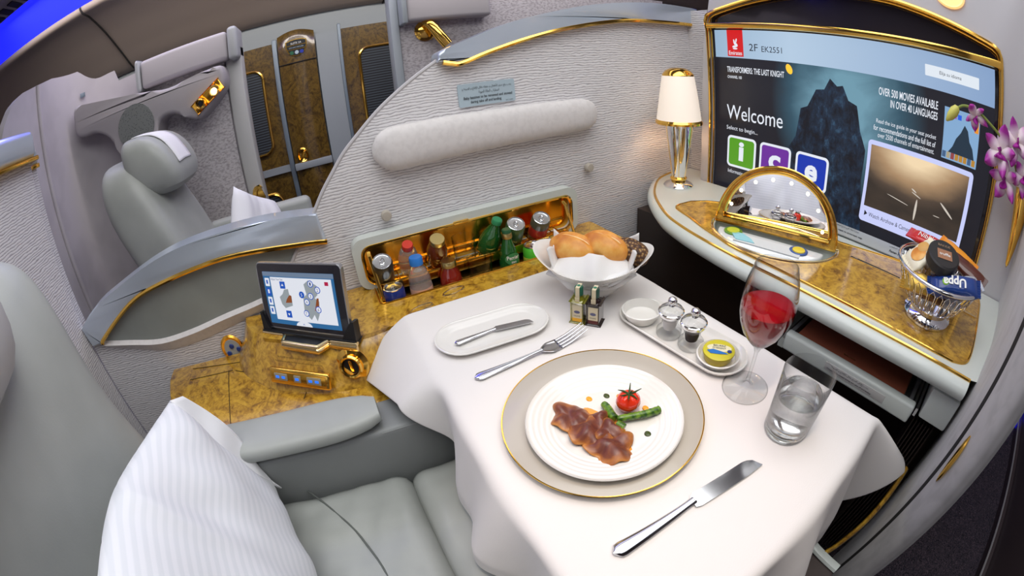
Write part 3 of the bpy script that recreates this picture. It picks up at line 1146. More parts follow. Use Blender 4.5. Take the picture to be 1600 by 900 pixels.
tv = root('television', (-.395, 1.25, .79), 'wide wall screen in a gold arched frame showing the Welcome menu', 'screen')
bm = prism(BM(), inner, 'xz', 1.275, 1.245)
fin('black_glass_panel', bm, M_BGLASS, tv, smooth=False)
bm = tube(BM(), [(x, 1.213, z) for x, z in inner], .0065, 8, True)
fr = fin('gold_frame', bm, M_GOLD, tv)
bm = tube(BM(), [(x * 1.0 + (.006 if x < -.4 else -.006), 1.228, z - .008) for x, z in inner], .0035, 8, True)
fin('inner_gold_line', bm, M_GOLDD, fr)
bm = box(BM(), (-.915, 1.205, 1.357), (.125, 1.24, 1.377), .004)
fin('gold_crossbar', bm, M_GOLD, tv)

# the picture on the screen
SW, SH, SX0, SZ0 = 1.0, .561, -.902, .793


def emat(name, col, s=1.0):
    m, nt, b = nmat(name)
    b.inputs['Base Color'].default_value = (0, 0, 0, 1)
    b.inputs['Roughness'].default_value = .35
    b.inputs['Emission Color'].default_value = (*col, 1)
    b.inputs['Emission Strength'].default_value = s
    return m


m, nt, b = nmat('screen_backdrop')
b.inputs['Base Color'].default_value = (0, 0, 0, 1)
b.inputs['Roughness'].default_value = .3
co = coords(nt, (1, 1, 1))
n1 = N(nt, 'ShaderNodeTexNoise', i_Scale=5.0, i_Detail=5.0, i_Distortion=.8)
nt.links.new(co, n1.inputs['Vector'])
gr = N(nt, 'ShaderNodeTexGradient', gradient_type='SPHERICAL')
mp = N(nt, 'ShaderNodeMapping')
mp.inputs['Location'].default_value = (-.0 * 3, 0, -.36 * 3.2)
mp.inputs['Scale'].default_value = (3.6, .0, 3.2)
tc = N(nt, 'ShaderNodeTexCoord')
nt.links.new(tc.outputs['Object'], mp.inputs[0])
nt.links.new(mp.outputs[0], gr.inputs[0])
mul = N(nt, 'ShaderNodeMath', operation='MULTIPLY')
nt.links.new(gr.outputs[1], mul.inputs[0])
nt.links.new(n1.outputs[0], mul.inputs[1])
r = ramp(nt, [(.0, (.012, .012, .018)), (.16, (.03, .075, .11)), (.4, (.14, .28, .36))])
nt.links.new(mul.outputs[0], r.inputs[0])
nt.links.new(r.outputs[0], b.inputs['Emission Color'])
b.inputs['Emission Strength'].default_value = 1.0
bm = quad(BM(), (SX0 + SW / 2, 1.2405, SZ0 + SH / 2), X, Z, SW + .012, SH)
pic = fin('display', bm, m, tv, smooth=False)
pic.location.z = 0
SYY = 1.2400


def rz_quad(x0, z0, x1, z1, name, mat, lv=1, r=0):
    bm = BM()
    if r:
        f = [bm.verts.new((a, SYY - lv * .0006, b1)) for a, b1 in rrect(x0, z0, x1, z1, r)]
        bm.faces.new(f)
    else:
        quad(bm, ((x0 + x1) / 2, SYY - lv * .0006, (z0 + z1) / 2), X, Z, x1 - x0, z1 - z0)
    return fin(name, bm, mat, pic, smooth=False)


def stext(s, x0, z0, x1, z1, mat, lv=2, bold=0, name='lettering'):
    return fin(name, textbm(s, ((x0 + x1) / 2, SYY - lv * .0006, (z0 + z1) / 2), X, Z, x1 - x0, z1 - z0, 0, bold), mat, pic, smooth=False)


m, nt, b = nmat('screen_header')
b.inputs['Base Color'].default_value = (0, 0, 0, 1)
co = coords(nt)
sep = N(nt, 'ShaderNodeSeparateXYZ')
nt.links.new(co, sep.inputs[0])
mr = N(nt, 'ShaderNodeMapRange')
mr.inputs[1].default_value, mr.inputs[2].default_value = -.5, .5
nt.links.new(sep.outputs[0], mr.inputs[0])
r = ramp(nt, [(0, (.32, .46, .62)), (.3, (.46, .60, .76)), (1, (.24, .36, .58))])
nt.links.new(mr.outputs[0], r.inputs[0])
nt.links.new(r.outputs[0], b.inputs['Emission Color'])
b.inputs['Emission Strength'].default_value = .85
M_HEAD = m
E_W = emat('screen_white', (.80, .84, .92), .85)
E_G = emat('screen_grey_text', (.5, .55, .62), .8)
E_K = emat('screen_dark_text', (.01, .012, .02), 1)
E_R = emat('screen_red', (.62, .01, .012), .9)
rz_quad(SX0, 1.257, SX0 + SW + .005, SZ0 + SH, 'header_bar', M_HEAD)
rz_quad(-.848, 1.262, -.781, 1.354, 'airline_logo_panel', E_R, 2)
stext('Emirates', -.842, 1.267, -.787, 1.281, E_W, 3, .01)
bm = BM()
for (cx, cz, a, b1, rot) in ((-.815, 1.297, .012, .004, .2), (-.812, 1.305, .009, .004, -.5), (-.818, 1.312, .003, .010, .2), (-.810, 1.316, .003, .009, -.3), (-.815, 1.289, .010, .003, 0)):
    bm.faces.new([bm.verts.new((x, SYY - .0018, z)) for x, z in oval(cx, cz, a, b1, 14, rot)])
fin('emblem', bm, E_W, pic, smooth=False)
stext('2F', -.757, 1.284, -.722, 1.308, E_K)
stext('EK2551', -.707, 1.283, -.628, 1.302, E_K)
rz_quad(-.133, 1.289, .048, 1.319, 'language_button', emat('screen_button', (.72, .78, .85), .9), 2, .002)
stext('Elija su idioma', -.085, 1.297, -.012, 1.309, E_K, 3)
stext('TRANSFORMERS: THE LAST KNIGHT', -.854, 1.206, -.622, 1.226, E_W, 2, .012)
stext('CHANNEL 100', -.853, 1.185, -.792, 1.195, E_W, 2, .012)
stext('Welcome', -.858, 1.043, -.626, 1.092, E_W, 2)
stext('Select to begin...', -.858, 1.001, -.724, 1.019, E_W, 2)
stext('OVER 500 MOVIES AVAILABLE', -.287, 1.206, -.089, 1.228, E_W, 2, .012)
stext('IN OVER 40 LANGUAGES', -.247, 1.178, -.089, 1.199, E_W, 2, .012)
stext('Read the ice guide in your seat pocket', -.292, 1.124, -.089, 1.139, E_W, 2)
stext('for recommendations and the full list of', -.300, 1.106, -.089, 1.121, E_W, 2, .006)
stext('over 2500 channels of entertainment.', -.284, 1.088, -.091, 1.102, E_W, 2)
for s, x0, x1, z0, z1, cc, dz in (('i', -.852, -.728, .875, .986, (.08, .28, .015), 0), ('c', -.712, -.587, .875, .986, (.13, .025, .28), 0), ('e', -.568, -.444, .875, .986, (.008, .035, .36), 0)):
    rz_quad(x0, z0, x1, z1, 'icon_border', E_W, 2, .016)
    rz_quad(x0 + .008, z0 + .008, x1 - .008, z1 - .008, 'icon_tile', emat('screen_icon_' + s, cc, 1), 3, .010)
    cx = (x0 + x1) / 2
    hw = .011 if s == 'i' else .024
    stext(s, cx - hw, z0 + .027, cx + hw, z1 - (.018 if s == 'i' else .034), E_W, 4, .035)
stext('Information', -.845, .852, -.770, .865, E_W, 2)
# polaroid tile with a camera picture
rz_quad(-.313, .840, .052, 1.077, 'photo_tile', emat('screen_tile', (.52, .56, .86), .95), 2, .012)
m, nt, b = nmat('screen_airport_view')
b.inputs['Base Color'].default_value = (0, 0, 0, 1)
tc = N(nt, 'ShaderNodeTexCoord')
mp = N(nt, 'ShaderNodeMapping')
mp.inputs['Location'].default_value = (-.25 * 4, 0, -.285 * 7)
mp.inputs['Scale'].default_value = (4, 0, 7)
nt.links.new(tc.outputs['Object'], mp.inputs[0])
gr = N(nt, 'ShaderNodeTexGradient', gradient_type='SPHERICAL')
nt.links.new(mp.outputs[0], gr.inputs[0])
n1 = N(nt, 'ShaderNodeTexNoise', i_Scale=9.0, i_Detail=4.0)
m2 = coords(nt, (1, 1, 3))
nt.links.new(m2, n1.inputs['Vector'])
ml = N(nt, 'ShaderNodeMath', operation='MULTIPLY_ADD')
nt.links.new(n1.outputs[0], ml.inputs[0])
ml.inputs[1].default_value = .22
nt.links.new(gr.outputs[1], ml.inputs[2])
r = ramp(nt, [(.05, (.022, .018, .016)), (.25, (.075, .052, .038)), (.55, (.38, .24, .13)), (.9, (.85, .66, .42))])
nt.links.new(ml.outputs[0], r.inputs[0])
nt.links.new(r.outputs[0], b.inputs['Emission Color'])
b.inputs['Emission Strength'].default_value = .9
rz_quad(-.302, .886, .038, 1.064, 'camera_picture', m, 3)
E_GL = emat('screen_glints', (.75, .68, .6), .7)
for cx, cz, a, b1, rot in ((-.14, .975, .010, .002, -.4), (-.13, .965, .018, .0015, -.3), (-.19, .935, .04, .0012, -.15), (-.02, .955, .03, .003, -.55), (-.125, .925, .004, .03, 0), (-.05, .93, .012, .001, 0)):
    bm = BM()
    bm.faces.new([bm.verts.new((x, SYY - .0024, z)) for x, z in oval(cx, cz, a, b1, 14, rot)])
    fin('runway_light', bm, E_GL, pic, smooth=False)
stext('\u25B6 Watch Airshow & Cameras', -.296, .857, -.118, .873, E_K, 3)
# small magazine cover, kept generic
rz_quad(-.066, 1.088, .055, 1.222, 'magazine_cover', emat('screen_cover', (.22, .38, .60), .9), 2)
bm = BM()
bm.faces.new([bm.verts.new((x, SYY - .0018, z)) for x, z in ((-.045, 1.108), (.045, 1.108), (.036, 1.135), (.024, 1.150), (.016, 1.176), (.004, 1.188), (-.008, 1.165), (-.022, 1.148), (-.032, 1.125))])
fin('cover_shape', bm, emat('screen_cover_dark', (.015, .03, .05), 1), pic, smooth=False)
for k, cc in enumerate(((.10, .45, .03), (.3, .06, .5), (.02, .1, .6))):
    rz_quad(-.055 + k * .017, 1.197, -.042 + k * .017, 1.210, 'cover_icon', emat('cover_icon_%d' % k, cc), 3)
for k in range(8):
    rz_quad(-.064 + k * .0145, 1.092, -.052 + k * .0145, 1.108, 'cover_thumbnail', emat('thumb_%d' % k, random.choice([(.4, .2, .03), (.35, .3, .2), (.05, .1, .2), (.25, .05, .05)])), 3)
rz_quad(.038, 1.178, .052, 1.208, 'cover_flash', emat('cover_flash', (.7, .25, .02)), 3)
# bright comet streak in the backdrop
bm = BM()
bm.faces.new([bm.verts.new((x, SYY - .0008, z)) for x, z in oval(-.603, 1.236, .011, .017, 18, .5)])
fin('comet', bm, emat('screen_comet', (1, .55, .04), 1), pic, smooth=False)
# dim indigo cloud banks standing in for the film artwork
m, nt, b = nmat('screen_storm')
b.inputs['Base Color'].default_value = (0, 0, 0, 1)
co = coords(nt, (1, 1, .6))
n1 = N(nt, 'ShaderNodeTexNoise', i_Scale=34.0, i_Detail=8.0, i_Distortion=.3, i_Roughness=.75)
nt.links.new(co, n1.inputs['Vector'])
r = ramp(nt, [(.42, (.004, .005, .010)), (.56, (.010, .022, .045)), (.72, (.035, .09, .16))])
nt.links.new(n1.outputs[0], r.inputs[0])
nt.links.new(r.outputs[0], b.inputs['Emission Color'])
b.inputs['Emission Strength'].default_value = 1
bm = BM()
cl = [(-.455, 1.225), (-.475, 1.19), (-.505, 1.185), (-.535, 1.13), (-.560, 1.12), (-.575, 1.03), (-.60, .99), (-.60, .80), (-.30, .80), (-.325, .95), (-.322, 1.04), (-.345, 1.09), (-.36, 1.16), (-.39, 1.17), (-.41, 1.21), (-.43, 1.205)]
bm.faces.new([bm.verts.new((x, SYY - .0004, z)) for x, z in cl])
fin('rock_crag', bm, m, pic, smooth=False)

# round ceiling downlight in the surround
dl = root('downlight', (-.02, 1.213, 1.51), 'round warm downlight in the grey panel above the screen', 'lamp')
bm = lathe(BM(), [(0, 0), (.045, 0), (.050, .004), (.044, .008), (.040, .004), (0, .003)], (-.03, 1.214, 1.515), 32, -Y, .75)
fin('lens', bm, P('warm_lens', (.9, .6, .3), .4, emit=(1, .50, .16), es=.8), dl)

# ================================================================== COUNTER (vanity)
CZ = .80
gline = cat([(-1.088, 1.20), (-1.059, 1.10), (-.985, 1.0), (-.904, .925), (-.787, .850), (-.70, .818), (-.6, .797), (-.463, .781), (-.295, .776), (-.1, .772), (.05, .775), (.175, .778)], 5)


def offs(pts, d):
    out = []
    for i, p in enumerate(pts):
        a = V((*pts[max(0, i - 1)], 0))
        b1 = V((*pts[min(len(pts) - 1, i + 1)], 0))
        t = (b1 - a).normalized()
        nn = V((t.y, -t.x, 0))  # to the right of the direction of travel: away from the counter when it runs +x at the front
        out.append((p[0] + nn.x * d, p[1] + nn.y * d))
    return out


def D_outline(c, u, n, ru, rn, k=24, base=0.0):
    """half disc whose straight side runs along u and whose arc bulges to -n"""
    out = []
    for i in range(k + 1):
        a = PI * i / k
        p = V(c) + V(u) * (ru * math.cos(a)) - V(n) * (rn * math.sin(a) + base)
        out.append((p.x, p.y))
    return out


MC = V((-.485, .985, 0))
MU = V((.963, .27, 0)).normalized()
MN = V((-.27, .963, 0)).normalized()
hole = D_outline(MC, MU, MN, .185, .150)
counter = root('vanity_counter', (-.4, 1.0, CZ), 'curved pale grey counter with burl inlay and gold lines below the screen', 'counter')
back = [(.24, .80), (.25, 1.212), (-.95, 1.212), (-.97, 1.31), (-1.088, 1.31)]
bm = BM()
l0 = [bm.verts.new((x, y, CZ)) for x, y in gline + back]
h0 = [bm.verts.new((x, y, CZ)) for x, y in hole]
fill_loops(bm, [l0, h0])
h1 = [bm.verts.new((x, y, CZ - .04)) for x, y in hole]
for i in range(len(h0)):
    j = (i + 1) % len(h0)
    bm.faces.new((h0[i], h0[j], h1[j], h1[i]))
bm.faces.new(h1)
prof = [(0, CZ), (.012, CZ - .001), (.022, CZ - .006), (.028, CZ - .015), (.028, CZ - .024), (.020, CZ - .036), (.006, CZ - .046), (-.018, CZ - .055), (-.05, CZ - .060), (-.09, CZ - .062), (-.5, CZ - .062)]
loft(bm, [[(*p, z) for p in (offs(gline, d) if d > -.4 else [(x, 1.2) for x, y in gline])] for d, z in prof], closed=False)
bmesh.ops.remove_doubles(bm, verts=bm.verts, dist=.0002)
fin('top', bm, M_GREY, counter, angle=50)
bm = tube(BM(), [(*p, CZ + .0005) for p in offs(gline, .004)], .0045, 8)
fin('gold_line', bm, M_GOLD, counter)
inl = cat([(-.815, .935), (-.80, .905), (-.72, .878), (-.652, .852), (-.58, .832), (-.504, .814), (-.31, .806), (-.04, .800), (.06, .80)], 4)
inl += cat([(.115, .803), (.150, .822), (.163, .87), (.168, 1.0), (.170, 1.12)], 4) + [(.165, 1.17), (-.06, 1.165), (-.20, 1.13), (-.32, 1.10), (-.52, 1.12), (-.70, 1.09), (-.78, 1.03), (-.81, .985)]
holes = D_outline(MC, MU, MN, .192, .157)
bm = prism(BM(), inl, 'xy', CZ - .002, CZ + .003, [holes])
fin('burl_inlay', bm, M_BURL, counter, smooth=False)
bm = tube(BM(), [(x, y, CZ + .002) for x, y in inl], .0035, 8, True)
fin('inlay_gold_edge', bm, M_GOLD, counter)
bm = tube(BM(), [(x, y, CZ + .003) for x, y in holes], .0045, 8, True)
fin('opening_gold_edge', bm, M_GOLDP, counter)
bm = box(BM(), (-.26, 1.031, CZ + .003), (.16, 1.039, CZ + .0055), .001)
fin('gold_slot', bm, M_GOLDP, counter)
bm = box(BM(), (-.238, 1.033, CZ + .0045), (-.10, 1.037, CZ + .0062))
fin('slot_opening', bm, M_DARK, counter, smooth=False)
# notice strip in front of the screen
ns = root('notice_strip', (-.2, 1.18, CZ + .01), 'thin grey strip with seat belt notices just below the screen', 'sign')
a_, u2 = V((0, .55, .835)).normalized(), V((1, 0, 0))
bm = obox(BM(), (-.20, 1.170, CZ + .013), .56, .045, .004, X, V((0, .94, .34)), V((0, -.34, .94)), .001)
fin('plate', bm, M_TAGG, ns)
cc = V((-.20, 1.170, CZ + .0155))
uu = V((0, .94, .34))
bm = merge(textbm(shape_ar('سترة نجاة في ذراع المقعد'), cc + V((-.13, 0, 0)) + uu * .011, X, uu, .085, .011, .0006),
           textbm('Life vest in armrest cap', cc + V((-.12, 0, 0)) - uu * .008, X, uu, .105, .009, .0006, .02),
           textbm(shape_ar('اربط الحزام في أثناء الجلوس'), cc + V((.075, 0, 0)) + uu * .011, X, uu, .10, .011, .0006),
           textbm('Fasten seat belt while seated', cc + V((.09, 0, 0)) - uu * .008, X, uu, .12, .009, .0006, .02))
fin('lettering', bm, M_INK, ns, smooth=False)

# flip-up mirror standing over the opening
mir = root('vanity_mirror', (MC.x, MC.y, CZ), 'half-round flip-up mirror with burl and gold rim in front of the screen', 'mirror')
tl = math.radians(5)
mu3, mz3 = MU.copy(), (Z * math.cos(tl) + MN * math.sin(tl)).normalized()
mn3 = mu3.cross(mz3).normalized()   # faces the viewer


def Dz(ru, rz, zb, k=36):
    out = []
    for i in range(k + 1):
        a = PI * i / k
        out.append((ru * math.cos(a), zb + rz * math.sin(a)))
    return out


def mpt(p, d):
    return MC * 1.0 + V((0, 0, CZ)) + mu3 * p[0] + mz3 * p[1] + mn3 * d


MC = V((-.485, .980, 0))


def dprism(o_, i_, d0, d1):
    bm = BM()
    loops = [o_] + ([i_] if i_ else [])
    caps = []
    for d in (d0, d1):
        vl = [[bm.verts.new(mpt(p, d)) for p in lp] for lp in loops]
        caps.append(vl)
        fill_loops(bm, vl)
    for la, lb in zip(*caps):
        for i in range(len(la)):
            j = (i + 1) % len(la)
            bm.faces.new((la[i], la[j], lb[j], lb[i]))
    return bm


fin('rim', dprism(Dz(.183, .178, .004), Dz(.163, .150, .020), -.010, .008), M_BURL, mir, angle=30)
bm = tube(BM(), [mpt(p, .008) for p in Dz(.183, .178, .004)], .004, 8, True)
fin('outer_gold_edge', bm, M_GOLD, mir)
bm = tube(BM(), [mpt(p, .008) for p in Dz(.160, .147, .022)], .006, 8, True)
fin('inner_gold_edge', bm, M_GOLD, mir)
bm = BM()
bm.faces.new([bm.verts.new(mpt(p, .002)) for p in Dz(.160, .147, .022)])
fin('mirror_glass', bm, M_MIRR, mir, smooth=False)
for px_, pz_ in ((-.143, .045), (-.118, .088), (-.078, .118), (-.028, .134), (.026, .135), (.076, .118), (.113, .082), (.135, .030)):
    bm = lathe(BM(), [(0, 0), (.005, 0), (.004, .003), (0, .004)], mpt((px_, pz_ + .012), .002), 16, mn3)
    fin('bulb', bm, M_BULB, mir)

tk = root('toiletry_tray', (-.5, .93, CZ - .03), 'clear plastic case with white paper and two round badges in the counter opening', 'case')
bm = prism(BM(), D_outline(V((-.487, .962, 0)), MU, MN, .160, .105), 'xy', CZ - .038, CZ - .006, bev=.006)
fin('case', bm, P('frosted_case', (.72, .76, .78), .12, coat=.8), tk)
bm = obox(BM(), (-.47, .915, CZ - .004), .19, .05, .002, MU, MN, Z)
fin('paper_slip', bm, P('slip_paper', (.66, .68, .68), .6), tk)
bm = prism(BM(), [(-.59, .905), (-.55, .872), (-.50, .890), (-.52, .905), (-.555, .918)], 'xy', CZ - .005, CZ - .0012)
fin('blue_slip', bm, P('aqua_paper', (.30, .62, .70), .5), tk)
for c, cc, ring in (((-.588, .914), (.55, .62, .05), (.12, .28, .03)), ((-.392, .955), (.80, .62, .05), (.04, .10, .32))):
    bm = lathe(BM(), [(0, .003), (.018, .003), (.019, .0), (.026, 0), (.027, .003), (.024, .005), (.019, .004)], (c[0], c[1], CZ - .006), 28)
    q_ = fin('round_badge', bm, P('badge_ring%.2f' % c[0], ring, .3), tk)
    bm = lathe(BM(), [(0, .006), (.018, .006), (.019, .003)], (c[0], c[1], CZ - .006), 28)
    fin('badge_face', bm, P('badge_face%.2f' % c[0], cc, .3), q_)

# table lamp
lp = root('table_lamp', (-.955, 1.085, CZ), 'small chrome and gold table lamp with lit white shade beside the screen', 'lamp')
LC = (-.955, 1.085, CZ)
bm = lathe(BM(), [(0, 0), (.053, 0), (.054, .005), (.048, .012), (.034, .018), (.022, .024), (.020, .034)], LC)
fin('base', bm, M_CHR, lp)
bm = lathe(BM(), [(.016, .022), (.030, .026), (.031, .031), (.026, .036), (.016, .036)], LC)
fin('gold_collar', bm, M_GOLD, lp)
m_chg = M_CHR
bm = lathe(BM(), [(.024, .034), (.029, .06), (.037, .11), (.044, .16), (.050, .205), (.051, .222), (.0, .223)], LC)
fin('stem', bm, M_CHR, lp)
bm = BM()
for k in (0, 1, 2, 3, 4, 5):
    a = k * PI / 3 + .2
    tube(bm, [(LC[0] + r * math.cos(a), LC[1] + r * math.sin(a), CZ + z) for r, z in ((.0245, .036), (.0375, .11), (.0512, .214))], .0022, 6)
fin('gold_ribs', bm, M_GOLDP, lp)
bm = lathe(BM(), [(.080, .228), (.074, .27), (.065, .33), (.056, .385), (.052, .385), (.062, .33), (.071, .27), (.077, .228)], LC)
fin('lamp_shade', bm, M_SHADE, lp)
bm = lathe(BM(), [(.075, .222), (.083, .222), (.084, .229), (.079, .236), (.075, .23)], LC)
fin('shade_rim', bm, M_GOLD, lp)
bm = lathe(BM(), [(.056, .383), (.055, .390), (.045, .402), (.030, .410), (.0, .414)], LC)
fin('top_cap', bm, M_GOLD, lp)
point('table_lamp_glow', (-.955, 1.085, CZ + .30), 1.0, (1, .68, .42), .02)

# ------------------------------------------------------------------ drawer and folder
dr = root('open_drawer', (-.1, .8, .66), 'pale grey drawer pulled out below the counter', 'drawer')
bm = BM()
box(bm, (-.297, .768, .645), (.083, .793, .690), .006, 3)
fin('drawer_front', bm, M_GREY, dr)
bm = BM()
box(bm, (-.285, .79, .632), (.075, 1.05, .640))
box(bm, (-.300, .79, .640), (-.290, 1.05, .676))
box(bm, (.062, .79, .640), (.072, 1.05, .676))
fin('drawer_box', bm, P('drawer_lining', (.16, .16, .16), .5), dr, smooth=False)
for x_, y_ in ((.078, .79), (.090, .80), (-.314, .80)):
    fin('slide_rail', box(BM(), (x_, y_, .650), (x_ + .007, 1.05, .670)), M_ALU, dr, smooth=False)
bm = obox(BM(), (-.085, .7675, .668), .175, .020, .002, X, Z, -Y, .001)
pl_ = fin('notice_plate', bm, P('plate_grey', (.50, .49, .47), .4), dr)
bm = merge(textbm(shape_ar('يجب إغلاق الدرج خلال الإقلاع و الهبوط'), (-.10, .7664, .6725), X, Z, .11, .0065, .0006),
           textbm('Drawer to be stowed during taxi, take off and landing', (-.10, .7664, .6640), X, Z, .13, .005, .0006, .01))
fin('lettering', bm, M_INK, pl_, smooth=False)
fo = root('leather_folder', (-.12, .84, .68), 'brown leather folder lying in the open drawer', 'folder')
bm = box(BM(), (-.280, .797, .642), (.045, .99, .678), .006, 3)
fin('cover', bm, P('brown_leather', (.30, .085, .045), .38), fo)
text('Emirates', (-.13, .822, .678), X, Y, .035, .006, M_GOLDP, fo)
dh = root('drawer_housing', (-.1, 1, .68), 'dark recess box that carries the drawer under the counter', 'cabinet')
fin('side_cheek', box(BM(), (-.335, .83, .60), (-.318, 1.1, .737)), M_GREY, dh, smooth=False)
fin('side_cheek', box(BM(), (.103, .79, .66), (.188, 1.1, .738), .006), M_GREY, dh)
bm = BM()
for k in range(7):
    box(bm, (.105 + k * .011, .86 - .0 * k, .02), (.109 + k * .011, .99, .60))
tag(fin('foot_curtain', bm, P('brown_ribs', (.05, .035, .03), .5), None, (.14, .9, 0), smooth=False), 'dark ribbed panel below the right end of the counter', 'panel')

# ------------------------------------------------------------------ snack basket
bk = root('snack_basket', (.011, .925, CZ), 'silver wire basket on a round foot heaped with snacks', 'basket')
BC = V((.011, .925, CZ))
bm = lathe(BM(), [(0, .004), (.060, .004), (.067, .004), (.068, .009), (.060, .013), (.055, .022), (.057, .030), (.060, .033), (.0, .033)], BC)
fin('foot', bm, M_CHR, bk)
bm = tube(BM(), [BC + V((.118 * math.cos(t * PI / 30), .118 * math.sin(t * PI / 30), .112)) for t in range(60)], .0042, 10, True)
fin('rim', bm, M_CHR, bk)
bm = BM()
for k in range(34):
    a = 2 * PI * k / 34
    da = 2 * PI / 34 * .72
    pts = []
    for r, z, q in ((.058, .032, 0), (.080, .045, 0), (.099, .070, 0), (.110, .094, .0), (.113, .103, .5)):
        pts.append(BC + V((r * math.cos(a + q * da), r * math.sin(a + q * da), z)))
    for r, z, q in ((.110, .094, 1), (.099, .070, 1.0), (.080, .045, 1), (.058, .032, 1)):
        pts.append(BC + V((r * math.cos(a + q * da), r * math.sin(a + q * da), z)))
    tube(bm, pts, .0010, 5)
wires = fin('wire_loops', bm, M_CHR, bk)


def packet(name, c, lx, ly, lz, ax, up, mat, label, catg, crimp=True, group='snacks in the wire basket'):
    c, ax = V(c), V(ax).normalized()
    up = V(up)
    up = (up - ax * up.dot(ax)).normalized()
    sd = up.cross(ax)
    r_ = root(name, c, label, catg, group)
    bm = BM()
    loops = []
    for i in range(15):
        t = i / 14 * 2 - 1
        e = (1 - abs(t) ** 5)
        h = lz * (.12 + .88 * e)
        wv_ = 1 + .05 * math.sin(t * 9)
        loops.append([c + ax * (t * lx / 2) + sd * (ly / 2 * wv_ * (.94 + .06 * e) * math.copysign(abs(math.cos(q)) ** .6, math.cos(q))) + up * (h / 2 * math.copysign(abs(math.sin(q)) ** .8, math.sin(q)))
                      for q in [2 * PI * k / 20 for k in range(20)]])
    loft(bm, loops, True, True)
    fin('wrapper', bm, mat, r_)
    if crimp:
        for s in (-1, 1):
            bm = BM()
            loops = []
            for k in range(15):
                y_ = (k - 7) * ly / 15
                z_ = .0012 * (-1) ** k
                loops.append([c + ax * s * (lx / 2 - .006) + sd * y_ + up * (.0016 + z_), c + ax * s * (lx / 2 + .009) + sd * y_ + up * (.0016 + z_),
                              c + ax * s * (lx / 2 + .009) + sd * y_ - up * (.0016 - z_), c + ax * s * (lx / 2 - .006) + sd * y_ - up * (.0016 - z_)])
            loft(bm, loops, True, True)
            fin('crimped_end', bm, mat, r_, smooth=False)
    return r_, ax, up, sd


k_ = CZ
wr1 = packet('chocolate_bar', (-.045, .985, k_ + .135), .11, .036, .016, (.9, -.25, .05), (0, -.4, 1), P('red_wrapper', (.55, .012, .015), .3, coat=.5), 'red chocolate bar at the back of the wire basket', 'snack')
text('Nibbles', V((-.045, .985, k_ + .135)) + wr1[2] * .0085, wr1[1], -wr1[3] if wr1[3].y < 0 else wr1[3], .06, .016, M_WINK, wr1[0])
wr2 = packet('cookie_packet', (-.050, .905, k_ + .125), .075, .062, .020, (.35, .25, .30), (-.4, -.5, .8), P('cream_wrapper', (.80, .74, .56), .35, coat=.3), 'cream cookie packet with biscuit picture at the left of the basket', 'snack')
cpt = V((-.050, .905, k_ + .125)) + wr2[2] * .0102
bm = lathe(BM(), [(0, .002), (.017, .0015), (.020, 0)], cpt + wr2[1] * -.006, 20, wr2[2])
fin('biscuit_picture', bm, M_BREAD, wr2[0])
bm = lathe(BM(), [(0, .003), (.013, .0025), (.016, 0)], cpt + wr2[1] * .012 + wr2[3] * .008, 20, wr2[2])
fin('biscuit_picture', bm, P('biscuit_pale', (.66, .36, .10), .5), wr2[0])
packet('gold_sweet_bag', (-.035, .862, k_ + .085), .07, .04, .025, (1, .1, .1), (0, -.7, .6), P('gold_foil', (.62, .40, .08), .35, .6), 'gold foil sweet bag low in the basket against the wires', 'snack')
packet('orange_bar', (.045, .985, k_ + .135), .11, .034, .016, (.9, -.30, -.15), (0, -.4, 1), P('orange_wrapper', (.80, .30, .02), .3, coat=.5), 'yellow-orange snack bar behind the black jar', 'snack')
wr3 = packet('dark_wrapper_bar', (.065, .960, k_ + .125), .14, .040, .020, (.9, -.35, -.10), (0, -.4, 1), P('brown_wrapper', (.09, .022, .012), .3, coat=.5), 'long dark brown chocolate bar right of the black jar', 'snack')
packet('silver_packet', (.085, .905, k_ + .108), .08, .05, .022, (.8, .4, .2), (0, -.2, 1), P('silver_foil', (.66, .70, .78), .3, .5), 'silver foil packet at the right edge of the basket', 'snack')
c_ = V((.055, .862, k_ + .110))
wr4 = packet('wafer_roll', c_, .125, .042, .040, (.93, .25, .18), (0, -.5, .8), P('blue_wrapper', (.012, .045, .22), .3, coat=.5), 'blue and white wafer packet at the front of the basket', 'snack')
text('Uppa', c_ + wr4[2] * .0202 + wr4[1] * -.005, -wr4[1], -(wr4[3]) if wr4[3].y > 0 else wr4[3], .060, .026, M_WINK, wr4[0], bold=.03)
bm = lathe(BM(), [(0, .001), (.008, .001), (.009, 0)], c_ + wr4[2] * .0195 + wr4[1] * -.028 - wr4[3] * .0, 16, wr4[2])
fin('green_dot', bm, P('lime', (.25, .55, .03), .4), wr4[0])
packet('brown_wafer', (-.010, .872, k_ + .075), .09, .035, .02, (1, .0, .0), (0, -.6, .8), P('wafer_brown', (.20, .09, .03), .5), 'brown snack packet at the bottom of the basket', 'snack')
packet('white_packet', (.03, .905, k_ + .065), .10, .06, .02, (1, .3, .0), (0, -.3, .9), P('white_wrap', (.6, .6, .62), .4), 'white packet at the bottom of the basket below the blue one', 'snack')
jr = root('dark_jar', (.0, .895, k_ + .09), 'small jar of chocolates with a matte black lid on top of the snacks', 'jar', 'snacks in the wire basket')
jx = V((.12, -.30, 1)).normalized()
bm = lathe(BM(), [(0, -.02), (.034, -.02), (.038, -.015), (.038, .032), (.030, .036), (0, .036)], (.0, .902, k_ + .10), 40, jx)
fin('glass_body', bm, P('dark_glass', (.06, .03, .02), .08, coat=1), jr)
bm = lathe(BM(), [(.041, .034), (.043, .036), (.043, .056), (.040, .059), (0, .059)], (.0, .902, k_ + .10), 40, jx)
ld = fin('lid', bm, P('matte_black', (.022, .020, .020), .5), jr)
jr_r = V((1, .0, -.12)).normalized()
jr_r = (V((.95, .30, 0)) - jx * V((.95, .30, 0)).dot(jx)).normalized()
jr_u = jx.cross(jr_r).normalized()
